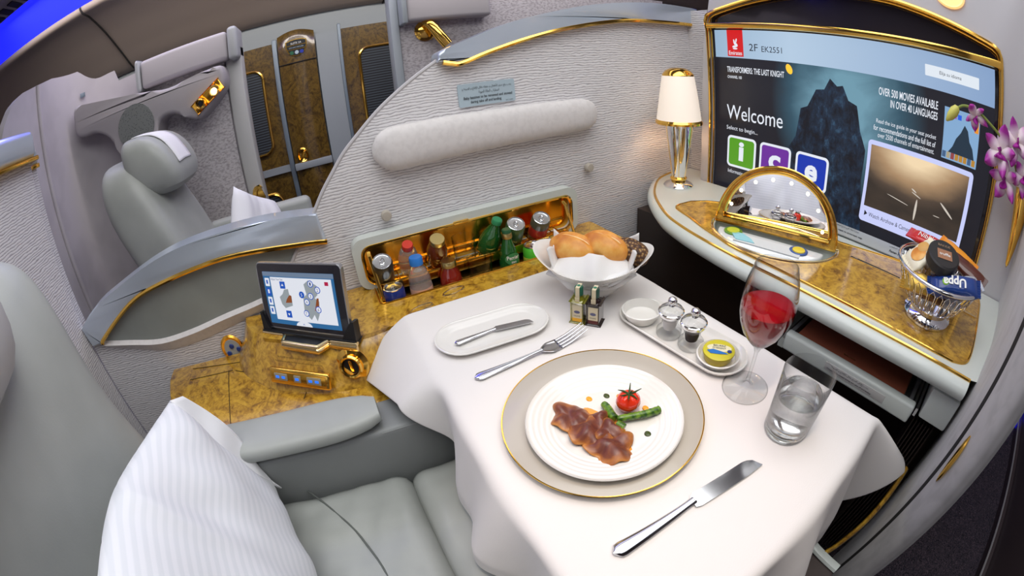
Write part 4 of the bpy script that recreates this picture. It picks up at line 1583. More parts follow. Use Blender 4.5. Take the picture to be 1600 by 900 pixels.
lc = V((.0, .902, k_ + .10)) + jx * .0592
bm = quad(BM(), lc - jr_u * .004, jr_r, jr_u, .040, .028, .0006)
lb_ = fin('copper_label', bm, P('copper_label', (.36, .17, .09), .4), ld, smooth=False)
text('truffle', lc - jr_u * .004, jr_r, jr_u, .030, .008, M_WINK, ld, off=.0014, bold=.01)
text('BAKIDE', lc + jr_u * .022, jr_r, jr_u, .034, .007, M_GOLDP, ld, off=.001, bold=.01)

# ------------------------------------------------------------------ wall vase with orchid
vs = root('wall_vase', (.225, 1.16, .9), 'slender gold cone vase hung on the aisle wall beside the screen', 'vase')
VC = (.222, 1.165, .905)
bm = lathe(BM(), [(0, 0), (.006, .01), (.014, .06), (.022, .12), (.027, .17), (.028, .205), (.026, .208), (.024, .20), (.020, .12), (.005, .02), (0, .018)], VC, 32)
fin('cone', bm, M_GOLD, vs)
bm = lathe(BM(), [(.027, .195), (.031, .198), (.032, .206), (.029, .212), (.026, .208)], VC, 32)
fin('rim', bm, M_CHR, vs)
orc = root('orchid_spray', (.222, 1.165, 1.08), 'purple and white orchid spray with a yellow-green bud in the wall vase', 'flower')
st = cat([(.222, 1.16, 1.0), (.210, 1.155, 1.09), (.190, 1.14, 1.12), (.165, 1.125, 1.16), (.12, 1.115, 1.195), (.085, 1.11, 1.215), (.04, 1.11, 1.235), (.0, 1.11, 1.238), (-.025, 1.11, 1.225)], 5)
bm = tube(BM(), st, .0035, 8)
fin('stem', bm, P('stem_green', (.20, .26, .05), .5), orc)
m, nt, b = nmat('orchid_petal')
tc = N(nt, 'ShaderNodeUVMap')
sp = N(nt, 'ShaderNodeSeparateXYZ')
nt.links.new(tc.outputs[0], sp.inputs[0])
r = ramp(nt, [(.0, (.85, .80, .70)), (.40, (.80, .66, .74)), (.72, (.42, .03, .36)), (1, (.34, .01, .28))])
nt.links.new(sp.outputs[0], r.inputs[0])
nt.links.new(r.outputs[0], b.inputs['Base Color'])
b.inputs['Roughness'].default_value = .5
M_PETAL = m
M_LIP = P('orchid_lip', (.36, .01, .30), .45)
M_LIME = P('bud_green', (.58, .56, .12), .45)


def petal(bm, c, ax, nrm, L_, W_, curl=.25):
    ax, nrm = V(ax).normalized(), V(nrm)
    sd = nrm.cross(ax).normalized()
    nn = ax.cross(sd).normalized()

    def f(u, v):
        w_ = W_ / 2 * math.sin(PI * min(1, u * .92 + .08)) ** .7
        return V(c) + ax * (u * L_) + sd * ((v * 2 - 1) * w_) + nn * (curl * L_ * (u * u) - .3 * W_ * (v * 2 - 1) ** 2)
    surf(bm, f, 10, 6, True)


def blossom(c, face, size, spin, nm='blossom'):
    c, face = V(c), V(face).normalized()
    a = face.cross(Z).normalized()
    b1 = a.cross(face).normalized()
    bm = BM()
    for k in range(5):
        q = spin + 2 * PI * k / 5
        petal(bm, c, a * math.cos(q) + b1 * math.sin(q) + face * .25, face, size * (1.0 if k % 2 else .85), size * (.62 if k in (1, 4) else .45), .15)
    o_ = fin(nm, bm, M_PETAL, orc, angle=180, mods=[('SOLIDIFY', dict(thickness=.0012))])
    bm = BM()
    petal(bm, c, -b1 * .8 + face * .8, face, size * .5, size * .42, .5)
    petal(bm, c, b1 * .2 + face * .9, a, size * .35, size * .25, .2)
    fin('lip', bm, M_LIP, o_, angle=180, mods=[('SOLIDIFY', dict(thickness=.0012))])


blossom((.118, 1.112, 1.165), (-.35, -1, .15), .066, .5)
blossom((.172, 1.130, 1.200), (.05, -1, .25), .068, 1.2)
blossom((.145, 1.120, 1.108), (-.45, -1, -.2), .060, .1)
blossom((.205, 1.13, 1.13), (.1, -1, .0), .050, .8)
blossom((.035, 1.11, 1.222), (.3, -1, -.5), .042, -.4, 'half_open_blossom')
bm = BM()
lathe(bm, [(0, 0), (.010, .006), (.014, .020), (.011, .038), (.004, .052), (0, .055)], (-.018, 1.11, 1.232), 16, V((-.6, -.1, -.7)))
fin('bud', bm, M_LIME, orc)

# ================================================================== AISLE SIDE
dl_ = root('sliding_door', (.23, .64, 0), 'grey sliding door leaf edge with a gold pull at the aisle', 'door')
pts = cat([(.205, .660), (.212, .648), (.228, .632), (.248, .619), (.264, .620), (.285, .635), (.305, .70), (.318, 1.0), (.318, 1.3)], 4)
bm = BM()
lo = pts + [(.300, 1.3), (.285, .78), (.240, .672)]
loft(bm, [[(x, y, 0) for x, y in lo], [(x, y, 1.60) for x, y in lo]], True, True)
fin('leaf', bm, M_BLEND, dl_)
bm = BM()
hp = [(.2135, .6455, z) for z in (.675, .69, .72, .75, .775, .79)]
tube(bm, hp, [.003, .009, .012, .012, .009, .003], 12, flat=(1, .5))
fin('gold_pull', bm, M_GOLD, dl_)
bm = BM()
loft(bm, [[(.193, .69, 0), (.205, .66, 0), (.215, .68, 0)], [(.193, .69, 1.6), (.205, .66, 1.6), (.215, .68, 1.6)]], True, True)
struct(fin('trim_12', bm, M_DARK, smooth=False))
# low door pocket at the foot of the aisle wall
pk = root('side_pocket', (.12, .64, .35), 'grey angular bracket and curved burl strip low beside the aisle wall', 'ledge')
bm = BM()
pp = cat([(.040, .760, .35), (.050, .709, .35), (.054, .655, .35), (.062, .625, .35), (.080, .612, .35), (.13, .604, .35), (.182, .600, .35)], 5)
tube(bm, pp, .013, 8, flat=(1, .7))
fin('bracket', bm, M_GREY, pk)
bm = BM()
bl = cat([(.118, .612, .34), (.135, .640, .36), (.155, .690, .42), (.162, .735, .48), (.166, .80, .52)], 5)
tube(bm, bl, .013, 8, flat=(.5, 1.2))
fin('burl_strip', bm, M_BURL, pk)
bm = box(BM(), (.055, .30, .0), (.185, .60, .345), .01)
tag(fin('side_plinth', bm, P('plinth_brown', (.09, .07, .065), .5), None, (0, .4, .1)), 'dark plinth below the table corner at the aisle side', 'plinth')

# suite across the near aisle
r0 = root('opposite_suite', (1.0, 1.5, 0), 'dark shell of the suite across the aisle at the right edge', 'partition')
bm = BM()
pts = cat([(.93, .3), (.93, 1.0), (.93, 2.0), (.94, 3.0), (.98, 3.9)], 6)
loft(bm, [[(x, y, 0) for x, y in pts], [(x, y, .05) for x, y in pts], [(x + .02, y, .06) for x, y in pts], [(x + .02, y, .60) for x, y in pts], [(x + .5, y, .62) for x, y in pts]], closed=False)
fin('shell', bm, P('shell_brown', (.07, .05, .05), .35, coat=.4), r0)
bm = tube(BM(), [(x - .004, y, .052) for x, y in pts], .006, 6)
fin('edge_trim', bm, P('edge_grey', (.35, .33, .32), .4), r0)
bm = box(BM(), (.915, 2.05, .0), (.93, 2.75, .10))
fin('blue_floor_light', bm, M_BLUE, r0, smooth=False)

# ================================================================== CONSOLE
TZ = .70
con = root('burl_console', (-1.0, .2, 0), 'glossy burl wood side console with gold edges running along the partition', 'console')
open_ = rrect(-1.062, .045, -.955, .662, .012, 4)
topo = [(-1.088, -.30), (-1.088, .785)] + [(-.90 + .055 * math.cos(a), .74 + .045 * math.sin(a)) for a in [PI / 2 * (1 - k / 6) for k in range(7)]] + [(-.845, .05), (-.842, .0), (-.842, -.05), (-.862, -.12), (-.90, -.20), (-.955, -.29)]
bm = prism(BM(), topo, 'xy', TZ - .04, TZ, [open_])
# nose: sloping face below the tablet
tp = cat([(-1.088, -.365), (-1.03, -.352), (-.975, -.315), (-.915, -.225), (-.868, -.13), (-.845, -.06), (-.842, .0), (-.842, .05)], 5)
md_ = cat([(-1.088, -.385), (-1.025, -.372), (-.955, -.335), (-.892, -.255), (-.842, -.16), (-.814, -.08), (-.808, .0), (-.815, .05)], 5)
bt = cat([(-1.088, -.425), (-1.0, -.412), (-.92, -.358), (-.86, -.285), (-.818, -.20), (-.790, -.12), (-.780, .0), (-.80, .05)], 5)
ins = [(x * .97 - .03, y * .92 + .01) for x, y in tp]
loft(bm, [[(-1.088, max(y, -.30), TZ - .0008) for x, y in tp], [((x - .010), y + .006, TZ - .0008) for x, y in tp], [(x, y, TZ - .012) for x, y in tp], [(x, y, TZ - .05) for x, y in md_], [(x, y, .598) for x, y in bt]], closed=False)
fin('top', bm, M_BURL, con, angle=40)
bm = BM()
box(bm, (-1.088, .03, .0), (-.86, .775, TZ - .03), .01)
fin('body', bm, M_BURLD, con)
# gold edge along the table side
bm = tube(BM(), [(-.843, .05, TZ - .004), (-.843, .4, TZ - .004), (-.845, .735, TZ - .004), (-.86, .77, TZ - .004), (-.90, .787, TZ - .004)], .004, 8)
fin('gold_edge', bm, M_GOLD, con)
bm = tube(BM(), [(x, y, TZ + .001) for x, y in open_], .0025, 6, True)
fin('opening_edge', bm, M_GOLDD, con)
for c in ((-.917, .234), (-.882, .137)):
    bm = tube(BM(), [(x, y, TZ + .001) for x, y in oval(c[0], c[1], .0115, .031, 36, .22)], .0022, 6, True)
    q_ = fin('push_latch', bm, M_GOLDP, con)
    bm = prism(BM(), oval(c[0], c[1], .009, .027, 30, .22), 'xy', TZ, TZ + .0015)
    fin('latch_face', bm, M_BURL, q_)
# inside of the compartment
bm = BM()
box(bm, (-1.064, .040, .52), (-.952, .668, .535))
box(bm, (-1.070, .040, .52), (-1.062, .668, TZ - .002))
box(bm, (-.957, .040, .52), (-.953, .668, TZ - .04))
fin('compartment_lining', bm, M_GOLDD, con, smooth=False)

lw = root('side_shelf', (-.9, -.4, .6), 'lower burl wood shelf with hinged lids beside the armrest', 'shelf')
sh = [(-1.088, -.69), (-1.088, .02), (-.70, .02), (-.70, -.56), (-.76, -.60), (-.90, -.652), (-.98, -.680), (-1.03, -.692)]
bm = prism(BM(), sh, 'xy', .53, .598, bev=.006)
fin('shelf_top', bm, M_BURL, lw)
bm = prism(BM(), [(x * .995 - .004, y * .98) for x, y in sh], 'xy', 0, .53)
fin('shelf_body', bm, M_LEA, lw, smooth=False)
bm = BM()
for a, b1 in (((-1.004, -.455), (-.71, -.418)), ((-1.004, -.60), (-1.000, -.44)), ((-1.06, -.60), (-1.03, -.40)), ((-.995, -.43), (-.895, -.247)), ((-.895, -.247), (-.83, -.205)), ((-.83, -.205), (-.80, -.215))):
    tube(bm, [(a[0], a[1], .5985), (b1[0], b1[1], .5985)], .0013, 5)
fin('lid_joint', bm, M_LINK, lw)

# control strip and twin socket on the nose
N1 = V((.70, -.55, .46)).normalized()
cs = root('control_strip', (-.87, -.23, .65), 'gold framed strip of blue lit seat buttons below the tablet', 'controls')
a, b1 = V((-.872, -.278, .640)), V((-.797, -.140, .633))
dd = (b1 - a).normalized()
upv = (Z - dd * Z.dot(dd)).normalized()
fw = dd.cross(upv).normalized()
upv = (upv * .92 - fw * .38).normalized()
fw = dd.cross(upv).normalized()
mc = (a + b1) / 2 + fw * .004
bm = obox(BM(), mc, (b1 - a).length + .020, .042, .014, dd, upv, fw, .006, 3)
fin('gold_frame', bm, M_GOLD, cs)
bm = obox(BM(), mc + fw * .006, (b1 - a).length + .004, .027, .005, dd, upv, fw, .002)
fin('gold_panel', bm, M_GOLDD, cs)
M_BTN = P('button_grey', (.30, .27, .20), .35)
M_BLIT = P('button_blue_light', (.02, .1, .6), .4, emit=(.02, .16, .9), es=.9)
for t, n_b in ((-.050, 2), (0, 1), (.048, 2)):
    c = mc + dd * t + fw * .009
    bm = obox(BM(), c, .020 * n_b, .018, .004, dd, upv, fw, .0015)
    q_ = fin('button', bm, M_BTN, cs)
    bm = BM()
    for k in range(n_b):
        obox(bm, c + dd * ((k - (n_b - 1) / 2) * .018) + fw * .0022, .010, .006, .001, dd, upv, fw)
    fin('lit_mark', bm, M_BLIT, q_, smooth=False)
bm = merge(textbm('Tap seat, light and window buttons for a convenient change of use', mc + upv * .046 - fw * .013, dd, upv, .13, .006, .004), textbm('Please stow the tablet for taxi, take off and landing in its holder', mc + upv * .036 - fw * .010, dd, upv, .14, .006, .004))
fin('lettering', bm, M_LINK, cs, smooth=False)

sk = root('power_socket', (-.81, -.065, .65), 'round gold socket with a swivel cover on the burl console nose', 'socket')
sc_c = V((-.817, -.066, .647))
sn = V((.80, -.35, .25)).normalized()
bm = lathe(BM(), [(.0, .0), (.040, .0), (.042, .006), (.034, .010), (.030, .012), (.030, .022), (.026, .026), (.022, .024), (.021, .008), (0, .007)], sc_c, 36, sn)
fin('bezel', bm, M_GOLD, sk)
bm = lathe(BM(), [(0, .008), (.0205, .008), (.0205, .012), (0, .012)], sc_c, 30, sn)
fin('opening', bm, M_BLACK, sk)
bm = obox(BM(), sc_c + sn * .016, .008, .034, .006, V((.4, .9, 0)).normalized(), Z, sn, .003)
fin('pin', bm, M_GOLD, sk)

co_ = root('seat_button_pod', (PX, -.445, .61), 'oval gold ringed pod with blue buttons on the ribbed wall left of the tablet', 'controls')
pc_ = V((PX - .008, -.443, .612))
bm = lathe(BM(), [(0, 0), (.036, 0), (.040, .006), (.035, .011), (.028, .008), (0, .007)], pc_, 36, X, 1.25)
fin('ring', bm, M_GOLDD, co_)
bm = lathe(BM(), [(0, .0095), (.0275, .0095), (.028, .007)], pc_, 30, X, 1.25)
fin('face', bm, M_TAGG, co_)
for a, b1 in ((0, .012), (-.017, -.010), (.02, -.003)):
    bm = lathe(BM(), [(0, .004), (.007, .003), (.0085, 0)], pc_ + V((.0095, a, b1)), 16, X)
    fin('button', bm, P('btn_navy%.3f' % a, (.02, .05, .22), .3), co_)

# ------------------------------------------------------------------ tablet in its cradle
p0 = V((-.993, -.282, TZ + .012))
tu = V((.578, .816, 0)).normalized()
tn0 = V((.816, -.578, 0)).normalized()
tt = math.radians(13)
tn = (tn0 * math.cos(tt) + Z * math.sin(tt)).normalized()
tw = tn.cross(tu).normalized()


def tp_(a, b1, d=0):
    return p0 + tu * a + tw * b1 + tn * d


TW, TH = .275, .172
tab = root('tablet', p0, 'tablet showing the blue and white seat adjustment page, standing in its cradle', 'tablet')


def tslab(a0, b0, a1, b1, d0, d1, r, name, mat, par, bev=0):
    bm = BM()
    o_ = rrect(a0, b0, a1, b1, r)
    vs_ = [[bm.verts.new(tp_(x, y, d)) for x, y in o_] for d in (d0, d1)]
    for i in range(len(o_)):
        j = (i + 1) % len(o_)
        bm.faces.new((vs_[0][i], vs_[0][j], vs_[1][j], vs_[1][i]))
    bm.faces.new(vs_[0])
    f1 = bm.faces.new(vs_[1])
    if bev:
        bmesh.ops.bevel(bm, geom=list(f1.edges), offset=bev, segments=2, affect='EDGES')
    return fin(name, bm, mat, par, angle=30)


tslab(.012, .0, .012 + TW, TH, -.012, 0, .012, 'casing', P('tablet_silver', (.55, .55, .57), .25, .8), tab, .002)
tslab(.015, .003, .009 + TW, TH - .003, 0, .0008, .010, 'black_glass', M_BGLASS, tab)
scr = tslab(.034, .014, .264, .149, .0008, .0012, .001, 'display', emat('tab_blue', (.02, .11, .26), 1), tab)


def tq(a0, b0, a1, b1, name, mat, lv, r=.0):
    o_ = rrect(a0, b0, a1, b1, r) if r else [(a0, b0), (a1, b0), (a1, b1), (a0, b1)]
    bm = BM()
    bm.faces.new([bm.verts.new(tp_(x, y, .0012 + lv * .0004)) for x, y in o_])
    return fin(name, bm, mat, scr, smooth=False)


E_TW = emat('tab_white', (.62, .64, .70), 1)
E_TG = emat('tab_grey', (.24, .27, .29), 1)
E_TB = emat('tab_button_blue', (.01, .07, .38), 1)
E_TBR = emat('tab_brown', (.20, .055, .015), 1)
E_TN = emat('tab_navy', (.01, .03, .12), 1)
tq(.034, .138, .264, .149, 'status_bar', emat('tab_status', (.12, .17, .25), 1), 1)
tq(.060, .026, .256, .136, 'page', E_TW, 1)
for k in range(4):
    z0 = .112 - k * .0245
    tq(.040, z0, .056, z0 + .021, 'menu_tab', E_TW if k != 1 else E_TB, 2, .002)
    tq(.045, z0 + .006, .051, z0 + .016, 'menu_icon', E_TB if k != 1 else E_TW, 3)
for a, b1 in ((.092, .108), (.097, .034)):
    tq(a, b1, a + .018, b1 + .018, 'arrow_button', E_TB, 2, .001)
for a, b1, s in ((.101, .117, 1), (.106, .043, -1)):
    bm = BM()
    bm.faces.new([bm.verts.new(tp_(a + x, b1 + y * s, .0026)) for x, y in ((-.004, -.002), (.004, -.002), (0, .004))])
    fin('arrow_mark', bm, E_TW, scr, smooth=False)


def tpoly(pts, name, mat, lv):
    bm = BM()
    bm.faces.new([bm.verts.new(tp_(x, y, .0012 + lv * .0004)) for x, y in pts])
    return fin(name, bm, mat, scr, smooth=False)


tpoly([(.084, .086), (.096, .094), (.104, .106), (.118, .108), (.119, .094), (.126, .090), (.124, .066), (.098, .058), (.088, .068)], 'seat_picture', E_TG, 2)
tpoly([(.102, .072), (.108, .082), (.118, .092), (.125, .092), (.124, .074)], 'seat_picture_wood', E_TBR, 3)
tpoly([(.172, .122), (.188, .132), (.212, .120), (.210, .098), (.200, .090), (.212, .082), (.206, .050), (.196, .032), (.190, .048), (.178, .034), (.160, .052), (.164, .088), (.176, .098)], 'seat_diagram', E_TG, 2)
tpoly([(.194, .058), (.206, .090), (.212, .090), (.208, .062)], 'diagram_wood', E_TBR, 3)
for s, a, b1 in (('1', .194, .124), ('2', .213, .110), ('3', .189, .094), ('4', .174, .079), ('5', .161, .096), ('6', .206, .062), ('7', .166, .050)):
    bm = BM()
    bm.faces.new([bm.verts.new(tp_(x, y, .0012 + 4 * .0004)) for x, y in oval(a, b1, .0085, .0085, 20)])
    fin('number_ring', bm, E_TB, scr, smooth=False)
    bm = BM()
    bm.faces.new([bm.verts.new(tp_(x, y, .0012 + 5 * .0004)) for x, y in oval(a, b1, .0065, .0065, 20)])
    fin('number_disc', bm, E_TW if s != '5' else E_TB, scr, smooth=False)
    fin('lettering', textbm(s, tp_(a, b1, .0012 + 6 * .0004), tu, tw, .0045, .0075, 0), E_TN if s != '5' else E_TW, scr, smooth=False)
fin('lettering', textbm('Adjust Your Seat', tp_(.084, .130, .0022), tu, tw, .042, .007, 0), E_TN, scr, smooth=False)
tq(.236, .121, .247, .130, 'close_button', emat('tab_red', (.35, .01, .05), 1), 2, .001)
bm = BM()
bm.faces.new([bm.verts.new(tp_(.150 + .026 * math.cos(PI * k / 16), .0145 + .013 * math.sin(PI * k / 16), .0022)) for k in range(17)])
fin('home_arc', bm, E_TW, scr, smooth=False)
fin('home_mark', textbm('^', tp_(.150, .020, .0028), tu, tw, .006, .004, 0), E_TB, scr, smooth=False)

cr = root('tablet_cradle', p0 + V((.04, .04, -.01)), 'black tablet cradle set into the burl console with a pale gold lip', 'holder')
bm = BM()
for a0, a1, h in ((.002, .022, .042), (.272, .302, .040)):
    pr_o = [(a0, -.012), (a1, -.012), (a1, h * .5), ((a0 + a1) / 2 + (.006 if a0 > .1 else -.006), h), (a0 if a0 < .1 else a1, h)]
    if a0 < .1:
        pr_o = [(a0, -.012), (a1 + .012, -.012), (a1, .010), (a0 + .008, h), (a0, h)]
    else:
        pr_o = [(a0 - .012, -.012), (a1, -.012), (a1, h), (a1 - .008, h), (a0, .010)]
    vs_ = [[bm.verts.new(tp_(x, y, d)) for x, y in pr_o] for d in (-.016, .008)]
    for i in range(len(pr_o)):
        j = (i + 1) % len(pr_o)
        bm.faces.new((vs_[0][i], vs_[0][j], vs_[1][j], vs_[1][i]))
    bm.faces.new(vs_[0])
    bm.faces.new(vs_[1])
obox(bm, tp_(.150, -.012, -.002), .300, .014, .028, tu, tw, tn, .002)
fin('clamp', bm, M_BLACK, cr, smooth=False)
lipo = [(.0, .010), (.072, .010), (.080, .006), (.092, .036), (.104, .040), (.196, .040), (.208, .036), (.222, .008), (.232, .010), (.304, .010)]
bm = BM()


def fl(a, d, z):
    q = p0 + tu * a + tn0 * d
    return V((q.x, q.y, z))


lp3 = [fl(a, d, TZ + .002) for a, d in cat(lipo, 4)]
poly = lp3 + [fl(.304, -.02, TZ + .002), fl(0, -.02, TZ + .002)]
poly3(bm, [p + V((0, 0, .001)) for p in poly])
fin('well', bm, M_BLACK, cr, smooth=False)
bm = BM()
tube(bm, [p + V((0, 0, .000)) for p in lp3], .006, 8, flat=(1, .8))
tube(bm, [p + V((0, 0, -.010)) + tn0 * .005 for p in lp3], .0065, 8, flat=(.8, 1.2))
fin('gold_lip', bm, M_GOLDP, cr)

# ------------------------------------------------------------------ minibar lid and rack
lid = root('minibar_lid', (-1.07, .36, .70), 'raised drinks cabinet lid, pale grey outside with gold lining', 'lid')


def yz_ring(o_, i_, x0, x1, bev=0):
    return prism(BM(), o_, 'yz', x0, x1, [i_] if i_ else [], bev)


fin('outer_shell', yz_ring(rrect(.008, .700, .712, .850, .035, 8), rrect(.030, .712, .692, .828, .028, 8), -1.088, -1.052), M_GREY, lid, angle=40)
bm = prism(BM(), rrect(.030, .712, .692, .828, .028, 8), 'yz', -1.088, -1.078)
fin('gold_lining', bm, M_GOLDD, lid, smooth=False)
bm = tube(BM(), [(-1.054, y, z) for y, z in rrect(.034, .714, .688, .824, .028, 8)], .0055, 8, True)
fin('gold_rim', bm, M_GOLD, lid)
bm = box(BM(), (-1.078, .05, .742), (-1.07, .67, .750), .002)
fin('gold_rib', bm, M_GOLD, lid)
bm = box(BM(), (-1.06, .30, .822), (-1.045, .345, .832), .002)
fin('catch', bm, M_GOLD, lid)
for y in (.052, .652):
    bm = tube(BM(), [(-1.045, y, .812), (-1.03, y, .806), (-.985, y + .006, .70), (-.972, y + .008, .668)], [.006, .006, .005, .005], 8, flat=(1, .6))
    fin('stay_arm', bm, M_GOLD, lid)
rk = root('bottle_rack', (-1.03, .36, .69), 'gold upper rack holding the back row of drinks', 'rack')
bm = BM()
box(bm, (-1.074, .058, .700), (-1.016, .650, .704))
fin('shelf', bm, M_GOLDD, rk, smooth=False)
bm = BM()
box(bm, (-1.018, .058, .700), (-1.012, .650, .728), .002)
fin('front_rail', bm, M_GOLD, rk)
for y in (.118, .200, .278, .360, .442, .520, .60, .622):
    fin('divider_rod', tube(BM(), [(-1.015, y, .728), (-1.072, y, .728)], .0018, 6), M_GOLD, rk)


# drinks ----------------------------------------------------------------
TOPX = (.50, 0, .866)


def base_of(y, z, h):
    return (-1.012 - TOPX[0] * h, y, z + .008 - TOPX[2] * h)


def can(loc, body, label, h=.088, r=.0285, tilt=None, txt=None, tmat=None, band=None):
    o = root('drink_can', loc, label, 'can', 'drinks in the minibar')
    c = V(loc)
    ax = V(tilt) if tilt else Z
    bm = lathe(BM(), [(0, 0), (r * .8, 0), (r, .008), (r, h - .010), (r * .86, h - .002)], c, 36, ax)
    fin('body', bm, body, o)
    bm = lathe(BM(), [(r * .86, h - .004), (r * .90, h), (r * .84, h + .001), (r * .80, h - .004), (0, h - .005)], c, 36, ax)
    l_ = fin('lid', bm, M_ALU, o)
    a_ = ax.normalized()
    s_ = a_.cross(V((0.3, 1, 0))).normalized()
    t_ = s_.cross(a_)
    bm = tube(BM(), [c + a_ * (h - .0025) + s_ * (.010 * math.cos(2 * PI * k / 20)) + t_ * (.006 * math.sin(2 * PI * k / 20)) for k in range(20)], .0013, 6, True)
    fin('pull_tab', bm, M_CHR, l_)
    if band:
        bm = lathe(BM(), [(r + .0004, h * .25), (r + .0006, h * .3), (r + .0006, h * .62), (r + .0004, h * .66)], c, 36, ax)
        fin('printed_band', bm, band, o)
    if txt:
        bm = textbm(txt, c + X * (r + .001) + Z * (h * .62), Y, Z, r * 1.3, .014, 0, .02)
        for v in bm.verts:
            dy = v.co.y - c.y
            v.co.x = c.x + math.sqrt(max(0, (r + .0009) ** 2 - dy * dy))
        fin('lettering', bm, tmat or M_WINK, o, smooth=False)
    return o


def bottle(name, loc, prof, glass, label, capprof, capmat, liquid=None, catg='bottle', tilt=None, seg=36):
    o = root(name, loc, label, catg, 'drinks in the minibar')
    ax = V(tilt) if tilt else None
    bm = lathe(BM(), prof, loc, seg, ax)
    fin('bottle_body', bm, glass, o)
    bm = lathe(BM(), capprof, loc, seg, ax)
    fin('cap', bm, capmat, o)
    return o


M_GGLASS = P('green_glass', (.02, .16, .03), .06, coat=1, trans=.35)
M_JUICE = P('red_juice', (.30, .02, .01), .08, coat=1, trans=.2)
M_JUICE2 = P('brown_juice', (.20, .035, .008), .08, coat=1, trans=.2)
M_PET = P('clear_plastic', (.95, .95, .97), .05, trans=.85, ior=1.2, coat=.6)
M_CAPG = P('gold_cap', (.66, .52, .22), .3, 1)
FZ = .536 + .0
can(base_of(.080, .785, .088), P('cola_black', (.03, .03, .03), .3, coat=.5), 'silver-topped dark can at the left end of the back row', tilt=TOPX)
o = bottle('water_bottle', base_of(.156, .812, .112), [(0, 0), (.027, 0), (.029, .006), (.029, .055), (.022, .082), (.013, .094), (.013, .10)], M_PET, 'plastic water bottle with red cap in the back row of the minibar',
           [(0, .112), (.014, .112), (.015, .109), (.015, .096), (.013, .096)], P('red_cap', (.6, .04, .02), .35), tilt=TOPX)
o = bottle('juice_bottle', base_of(.238, .805, .100), [(0, 0), (.026, 0), (.029, .008), (.029, .055), (.022, .078), (.018, .088)], M_JUICE2, 'small bottle of dark juice with gold lid in the back row',
           [(0, .100), (.0195, .100), (.021, .097), (.021, .086), (.018, .086)], M_CAPG, tilt=TOPX)


def tumbler(loc, label, r=.034, h=.082, grp='drinks in the minibar'):
    o = root('tumbler', loc, label, 'glass', grp)
    bm = lathe(BM(), [(0, 0), (r * .82, 0), (r * .86, .004), (r, h), (r - .002, h), (r * .84, .012), (0, .010)], loc, 40)
    fin('glass_wall', bm, M_TGLASS, o)
    return o


tumbler((-1.040, .318, .706), 'empty clear tumbler standing in the back row of the minibar')
o = bottle('green_bottle', (-1.062, .390, .712), [(0, 0), (.030, 0), (.032, .008), (.032, .05), (.024, .075), (.014, .098), (.013, .108)], M_GGLASS, 'green glass bottle leaning in the back row of the minibar',
           [(0, .120), (.013, .120), (.015, .117), (.015, .106), (.013, .104)], P('green_cap', (.03, .25, .10), .35), tilt=(.35, .25, .9))
can(base_of(.472, .788, .088), P('can_green_dark', (.05, .12, .04), .3, coat=.5), 'silver-topped can beside the green bottle in the back row', tilt=TOPX)
can(base_of(.556, .785, .088), P('can_red_grey', (.10, .09, .06), .3, coat=.5), 'silver-topped can at the right end of the back row', tilt=TOPX, band=P('band_red', (.5, .03, .02), .3))
# front row, standing on the compartment floor
can((-.990, .090, .630), P('pepsi_blue', (.012, .03, .20), .25, coat=.6), 'blue cola can with red and white emblem at the left of the front row', h=.094, r=.030, txt='pepsi')
fpk = bpy.data.objects['drink_can.003'] if 'drink_can.003' in bpy.data.objects else None
w1 = bottle('water_bottle', (-.990, .166, .648), [(0, 0), (.028, 0), (.031, .008), (.031, .060), (.029, .085), (.020, .108), (.013, .116), (.013, .124)], M_PET, 'clear water bottle with bright blue cap in the front row',
            [(0, .142), (.016, .142), (.018, .139), (.018, .120), (.014, .120)], P('blue_cap', (.03, .20, .62), .35))
bm = lathe(BM(), [(.0312, .012), (.0314, .014), (.0314, .055), (.0312, .057)], (-.990, .166, .648), 36)
fin('label', bm, P('peach_label', (.85, .48, .32), .4), w1)
w2 = bottle('juice_bottle', (-.990, .252, .636), [(0, 0), (.028, 0), (.031, .008), (.031, .060), (.027, .080), (.019, .096), (.018, .104)], M_JUICE, 'small bottle of red juice with gold lid in the front row',
            [(0, .118), (.019, .118), (.021, .115), (.021, .102), (.018, .101)], M_CAPG)
tumbler((-.990, .340, .645), 'empty clear tumbler standing in the front row of the minibar', .036, .094)
w3 = bottle('green_bottle', (-.990, .430, .645), [(0, 0), (.027, 0), (.029, .008), (.029, .055), (.022, .090), (.013, .122), (.012, .140)], M_GGLASS, 'green sparkling water bottle with gold foil neck in the front row',
            [(0, .152), (.012, .152), (.014, .149), (.0135, .140), (.012, .139)], P('dark_green_cap', (.02, .10, .04), .35))
bm = lathe(BM(), [(.0145, .126), (.0150, .128), (.0145, .140), (.0135, .142)], (-.990, .430, .645), 30)
fin('foil_band', bm, M_CAPG, w3)
def bend(bm, c, r):
    for v in bm.verts:
        dy = v.co.y - c[1]
        v.co.x = c[0] + math.sqrt(max(0, r * r - dy * dy))
    return bm


bm = BM()
bm.faces.new([bm.verts.new((0, y, z)) for y, z in oval(.430, .716, .022, .018, 30)])
bmesh.ops.triangulate(bm, faces=bm.faces)
fin('front_label', bend(bm, (-.990, .430), .0300), P('label_green', (.05, .25, .09), .35), w3, smooth=False)
for t_, z_, w_, h_ in (('Perrier', .721, .036, .012), ('50cl', .707, .014, .006)):
    fin('lettering', bend(textbm(t_, (0, .430, z_), Y, Z, w_, h_, 0, .02), (-.990, .430), .0312), M_WINK, w3, smooth=False)
can((-.990, .508, .634), P('lime_green', (.10, .55, .04), .25, coat=.6), 'bright green lemonade can in the front row', h=.094, r=.030, band=P('band_yellow', (.75, .75, .08), .3))
can((-.990, .590, .630), P('can_pale_red', (.45, .45, .47), .3, coat=.5), 'silver and red can half hidden behind the bread basket', h=.094, r=.030, band=P('band_red2', (.6, .03, .02), .3))
